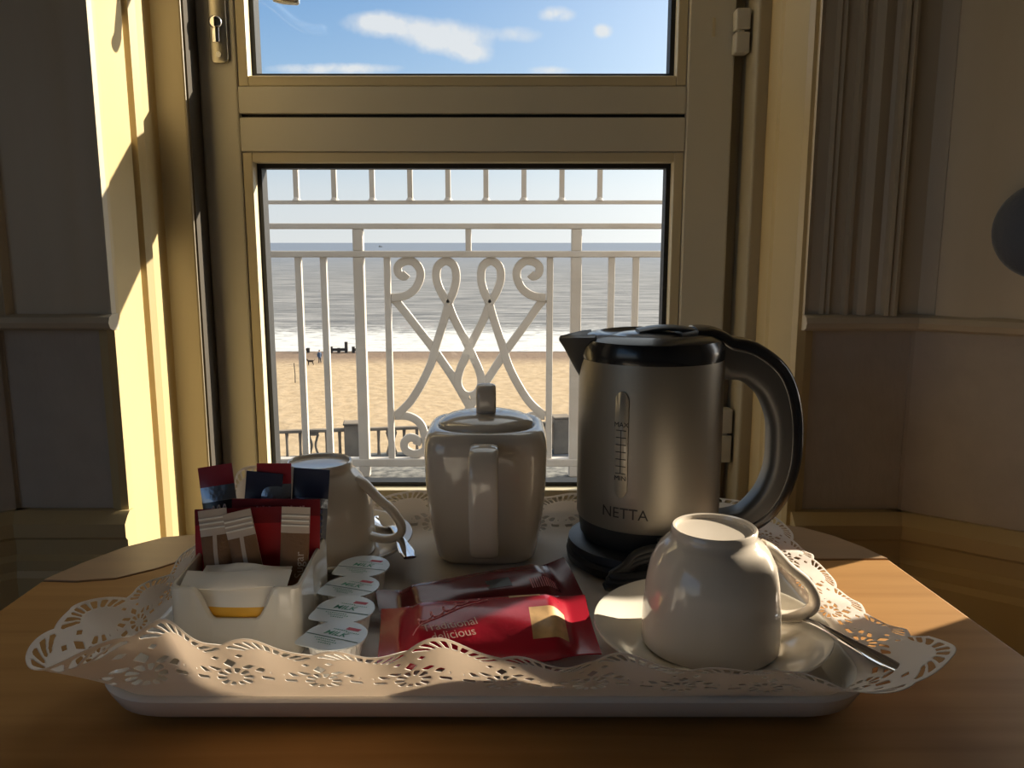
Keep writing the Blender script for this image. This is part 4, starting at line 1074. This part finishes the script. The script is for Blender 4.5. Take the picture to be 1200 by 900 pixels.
groyne(-22.9, 121.0, 2, 0.9, 'short dark timber stump at the water edge, rightmost of the three')

M['coat'] = mat('blue_coat', (0.05, 0.085, 0.16), 0.8)
M['skin'] = mat('skin', (0.50, 0.30, 0.21), 0.6)
M['trouser'] = mat('dark_trousers', (0.03, 0.03, 0.04), 0.8)
M['dogfur'] = mat('dark_dog_fur', (0.05, 0.035, 0.025), 0.9)
def limb(b, pts, rad, n=10): b.tube(spline(pts, 4), [interp([i / (len(rad) - 1) for i in range(len(rad))], rad, k / (4 * (len(pts) - 1))) for k in range(4 * (len(pts) - 1) + 1)], n)
per = tag(empty('person', (-25.85, 110.2, GB), RD(25)), 'person in a dark blue coat walking on the beach with a dog', 'person')
b = MB()
b.mat(0)
limb(b, [(0.10, 0, 0.88), (0.14, 0.10, 0.48), (0.16, -0.02, 0.06)], [0.085, 0.06, 0.042]); limb(b, [(-0.10, 0, 0.88), (-0.10, -0.14, 0.48), (-0.12, -0.02, 0.06)], [0.085, 0.06, 0.042])
b.lathe([(0, 0.80), (0.15, 0.82), (0.17, 0.95), (0.15, 1.10), (0.19, 1.38), (0.16, 1.45), (0.06, 1.50), (0.055, 1.54), (0.085, 1.58), (0.10, 1.66), (0.085, 1.74), (0, 1.77)], n=20)
limb(b, [(0.19, 0, 1.38), (0.25, 0.03, 1.10), (0.24, 0.14, 0.86)], [0.06, 0.05, 0.04]); limb(b, [(-0.19, 0, 1.38), (-0.25, 0.0, 1.10), (-0.28, -0.05, 0.86)], [0.06, 0.05, 0.04])
for sx_ in (0.16, -0.12): limb(b, [(sx_, 0.06, 0.04), (sx_, -0.08, 0.04), (sx_, -0.18, 0.03)], [0.04, 0.045, 0.03])
b.build('body', M['skin'], per, smooth=60)
b = MB(); b.lathe([(0.20, 0.72), (0.205, 0.74), (0.19, 0.95), (0.175, 1.10), (0.215, 1.38), (0.17, 1.475), (0.07, 1.51)], n=20)
limb(b, [(0.19, 0, 1.39), (0.25, 0.03, 1.10), (0.24, 0.13, 0.90)], [0.085, 0.07, 0.06]); limb(b, [(-0.19, 0, 1.39), (-0.25, 0.0, 1.10), (-0.275, -0.05, 0.90)], [0.085, 0.07, 0.06]); b.build('coat', M['coat'], per, smooth=60)
b = MB(); limb(b, [(0.10, 0, 0.90), (0.14, 0.10, 0.48), (0.16, -0.02, 0.09)], [0.105, 0.08, 0.065]); limb(b, [(-0.10, 0, 0.90), (-0.10, -0.14, 0.48), (-0.12, -0.02, 0.09)], [0.105, 0.08, 0.065]); b.build('trousers', M['trouser'], per, smooth=60)
b = MB(); b.lathe([(0.105, 1.66), (0.11, 1.70), (0.09, 1.77), (0, 1.80)], n=20); b.build('hair', M['dogfur'], per, smooth=60)
dog = tag(empty('dog', (-26.6, 108.3, GB)), 'dark dog trotting on the sand beside the walker', 'dog')
b = MB(); limb(b, [(0.36, 0, 0.60), (0.20, 0, 0.58), (-0.10, 0, 0.56), (-0.32, 0, 0.60), (-0.48, 0, 0.78), (-0.62, 0, 0.78), (-0.74, 0, 0.73)], [0.09, 0.13, 0.15, 0.12, 0.085, 0.075, 0.04])
for x0, y0 in ((0.30, 0.08), (0.30, -0.08)): limb(b, [(x0, y0, 0.58), (x0 - 0.06, y0, 0.36), (x0 + 0.06, y0, 0.20), (x0 + 0.02, y0, 0.02)], [0.08, 0.055, 0.03, 0.03])
for x0, y0 in ((-0.28, 0.08), (-0.32, -0.08)): limb(b, [(x0, y0, 0.56), (x0 + 0.02, y0, 0.28), (x0 - 0.02, y0, 0.02)], [0.065, 0.04, 0.03])
limb(b, [(0.38, 0, 0.62), (0.52, 0, 0.72), (0.58, 0, 0.85)], [0.035, 0.025, 0.012])
for sg in (-1, 1): limb(b, [(-0.55, sg * 0.04, 0.82), (-0.54, sg * 0.06, 0.90)], [0.03, 0.01])
b.build('body', M['dogfur'], dog, smooth=60)
sh = tag(empty('ship', (-470, 3000, GB)), 'tiny grey ship on the horizon', 'ship')
b = MB(); b.prism([(-7, -2), (5, -2), (7.5, 0), (5, 2), (-7, 2)], 0, 2.4); b.build('hull', M['gravel'], sh)
b = MB(); b.box(-5, -1.5, -1.5, 1.5, 2.4, 5.5); b.box(2, 2.5, -0.3, 0.3, 2.4, 6.5); b.build('superstructure', M['gravel'], sh)

# ================================================================== LIGHT
AZ = RD(63); EL = RD(20.0)
SUN = Vector((math.sin(AZ) * math.cos(EL), math.cos(AZ) * math.cos(EL), math.sin(EL)))
sl = bpy.data.lights.new('sun', 'SUN'); sl.energy = 10.5; sl.angle = RD(0.6); sl.color = (1.0, 0.87, 0.68)
so = bpy.data.objects.new('sun', sl); C.objects.link(so); so.rotation_euler = (-SUN).to_track_quat('-Z', 'Y').to_euler(); so.location = SUN * 20

w = bpy.data.worlds.new('sky'); bpy.context.scene.world = w; w.use_nodes = True; nt = w.node_tree; nt.nodes.clear()
def N(t, **kw):
    n = nt.nodes.new(t)
    for k_, v_ in kw.items(): setattr(n, k_, v_)
    return n
def mth(op, a, c=None, clamp=False):
    n = N('ShaderNodeMath', operation=op); n.use_clamp = clamp
    for i, q in enumerate((a, c)):
        if q is None: continue
        if isinstance(q, (int, float)): n.inputs[i].default_value = q
        else: nt.links.new(q, n.inputs[i])
    return n.outputs[0]
tc = N('ShaderNodeTexCoord'); sx = N('ShaderNodeSeparateXYZ'); nt.links.new(tc.outputs['Generated'], sx.inputs[0])
X_, Y_, Z_ = sx.outputs
hor = mth('SQRT', mth('ADD', mth('MULTIPLY', X_, X_), mth('MULTIPLY', Y_, Y_)))
el = mth('DIVIDE', Z_, mth('MAXIMUM', hor, 0.001))
ramp = N('ShaderNodeValToRGB'); cr = ramp.color_ramp
stops = [(0.0, (0.78, 0.80, 0.82)), (0.06, (0.70, 0.76, 0.82)), (0.11, (0.52, 0.66, 0.80)), (0.20, (0.30, 0.50, 0.78)), (0.29, (0.17, 0.37, 0.70)), (0.5, (0.62, 0.74, 0.92)), (1.0, (0.95, 1.0, 1.05))]
while len(cr.elements) < len(stops): cr.elements.new(0.5)
for e, (p_, c_) in zip(cr.elements, stops): e.position = p_; e.color = (*c_, 1)
nt.links.new(el, ramp.inputs['Fac'])
# brighter, whiter towards the sun
dt = N('ShaderNodeVectorMath', operation='DOT_PRODUCT'); nt.links.new(tc.outputs['Generated'], dt.inputs[0]); dt.inputs[1].default_value = SUN
glow = mth('POWER', mth('MAXIMUM', dt.outputs['Value'], 0.0), 5.0)
gl = mth('ADD', mth('MULTIPLY', glow, 2.3), mth('MULTIPLY', mth('POWER', mth('MAXIMUM', dt.outputs['Value'], 0.0), 2.0), 0.45))
addg = N('ShaderNodeMixRGB', blend_type='ADD'); addg.inputs[0].default_value = 1.0
gcol = N('ShaderNodeMixRGB', blend_type='MULTIPLY'); gcol.inputs[0].default_value = 1; gcol.inputs[1].default_value = (1.0, 0.95, 0.86, 1); nt.links.new(gl, gcol.inputs[2])
nt.links.new(ramp.outputs[0], addg.inputs[1]); nt.links.new(gcol.outputs[0], addg.inputs[2])
# clouds: a few cumulus in fixed directions, broken up by noise
a_ = mth('DIVIDE', X_, mth('MAXIMUM', Y_, 0.02)); e_ = mth('DIVIDE', Z_, mth('MAXIMUM', Y_, 0.02))
cv = N('ShaderNodeCombineXYZ'); nt.links.new(a_, cv.inputs[0]); nt.links.new(e_, cv.inputs[1])
nz = N('ShaderNodeTexNoise'); nz.inputs['Scale'].default_value = 26; nz.inputs['Detail'].default_value = 8; nz.inputs['Roughness'].default_value = 0.6; nt.links.new(cv.outputs[0], nz.inputs['Vector'])
tot = None
for a0, e0, sa, se, amp in ((-0.150, 0.246, 0.040, 0.014, 1.0), (-0.075, 0.231, 0.046, 0.017, 1.15), (-0.045, 0.212, 0.025, 0.010, 0.7), (0.051, 0.256, 0.020, 0.009, 1.0), (0.104, 0.238, 0.011, 0.008, 1.0), (0.01, 0.234, 0.030, 0.010, 0.55),
                            (-0.205, 0.197, 0.075, 0.007, 0.9), (0.045, 0.195, 0.03, 0.006, 0.7), (-0.1, 0.085, 0.25, 0.012, 0.28), (0.12, 0.15, 0.2, 0.02, 0.3)):
    g = mth('ADD', mth('POWER', mth('ABSOLUTE', mth('DIVIDE', mth('SUBTRACT', a_, a0), sa)), 2.0), mth('POWER', mth('ABSOLUTE', mth('DIVIDE', mth('SUBTRACT', e_, e0), se)), 2.0))
    g = mth('MULTIPLY', mth('POWER', 2.718, mth('MULTIPLY', g, -1.0)), amp)
    tot = g if tot is None else mth('ADD', tot, g)
cf = N('ShaderNodeMapRange'); cf.inputs['From Min'].default_value = 0.22; cf.inputs['From Max'].default_value = 0.72
nt.links.new(mth('MULTIPLY', tot, mth('ADD', mth('MULTIPLY', nz.outputs['Fac'], 2.0), -0.15)), cf.inputs['Value'])
cf2 = mth('MULTIPLY', cf.outputs[0], mth('GREATER_THAN', Y_, 0.05))
mixc = N('ShaderNodeMixRGB'); nt.links.new(mth('MULTIPLY', cf2, 0.9), mixc.inputs[0]); nt.links.new(addg.outputs[0], mixc.inputs[1]); mixc.inputs[2].default_value = (0.86, 0.87, 0.90, 1)
# below the horizon: light from sea and sand
lowm = N('ShaderNodeMixRGB'); nt.links.new(mth('LESS_THAN', Z_, -0.002), lowm.inputs[0]); nt.links.new(mixc.outputs[0], lowm.inputs[1]); lowm.inputs[2].default_value = (0.30, 0.27, 0.23, 1)
bg = N('ShaderNodeBackground'); bg.inputs['Strength'].default_value = 1.0; nt.links.new(lowm.outputs[0], bg.inputs['Color'])
ow = N('ShaderNodeOutputWorld'); nt.links.new(bg.outputs[0], ow.inputs['Surface'])
w.cycles.sampling_method = 'MANUAL'; w.cycles.sample_map_resolution = 1024

# ================================================================== CAMERA
cam = bpy.data.cameras.new('camera'); cam.sensor_width = 36; cam.lens = 970 / 1200 * 36; cam.clip_start = 0.02; cam.clip_end = 60000
co = bpy.data.objects.new('camera', cam); C.objects.link(co); co.location = (0, 0, CAMZ); co.rotation_euler = (RD(90 - 9.7), 0, 0)
S = bpy.context.scene; S.camera = co
S.view_settings.view_transform = 'Standard'; S.view_settings.look = 'None'; S.view_settings.gamma = 1.0; S.view_settings.use_curve_mapping = False
S.view_settings.exposure = 0.12
S.cycles.max_bounces = 10; S.cycles.diffuse_bounces = 6; S.cycles.transparent_max_bounces = 16; S.cycles.glossy_bounces = 4
S.cycles.caustics_reflective = False; S.cycles.caustics_refractive = False; S.cycles.sample_clamp_indirect = 6
S.cycles.use_denoising = True
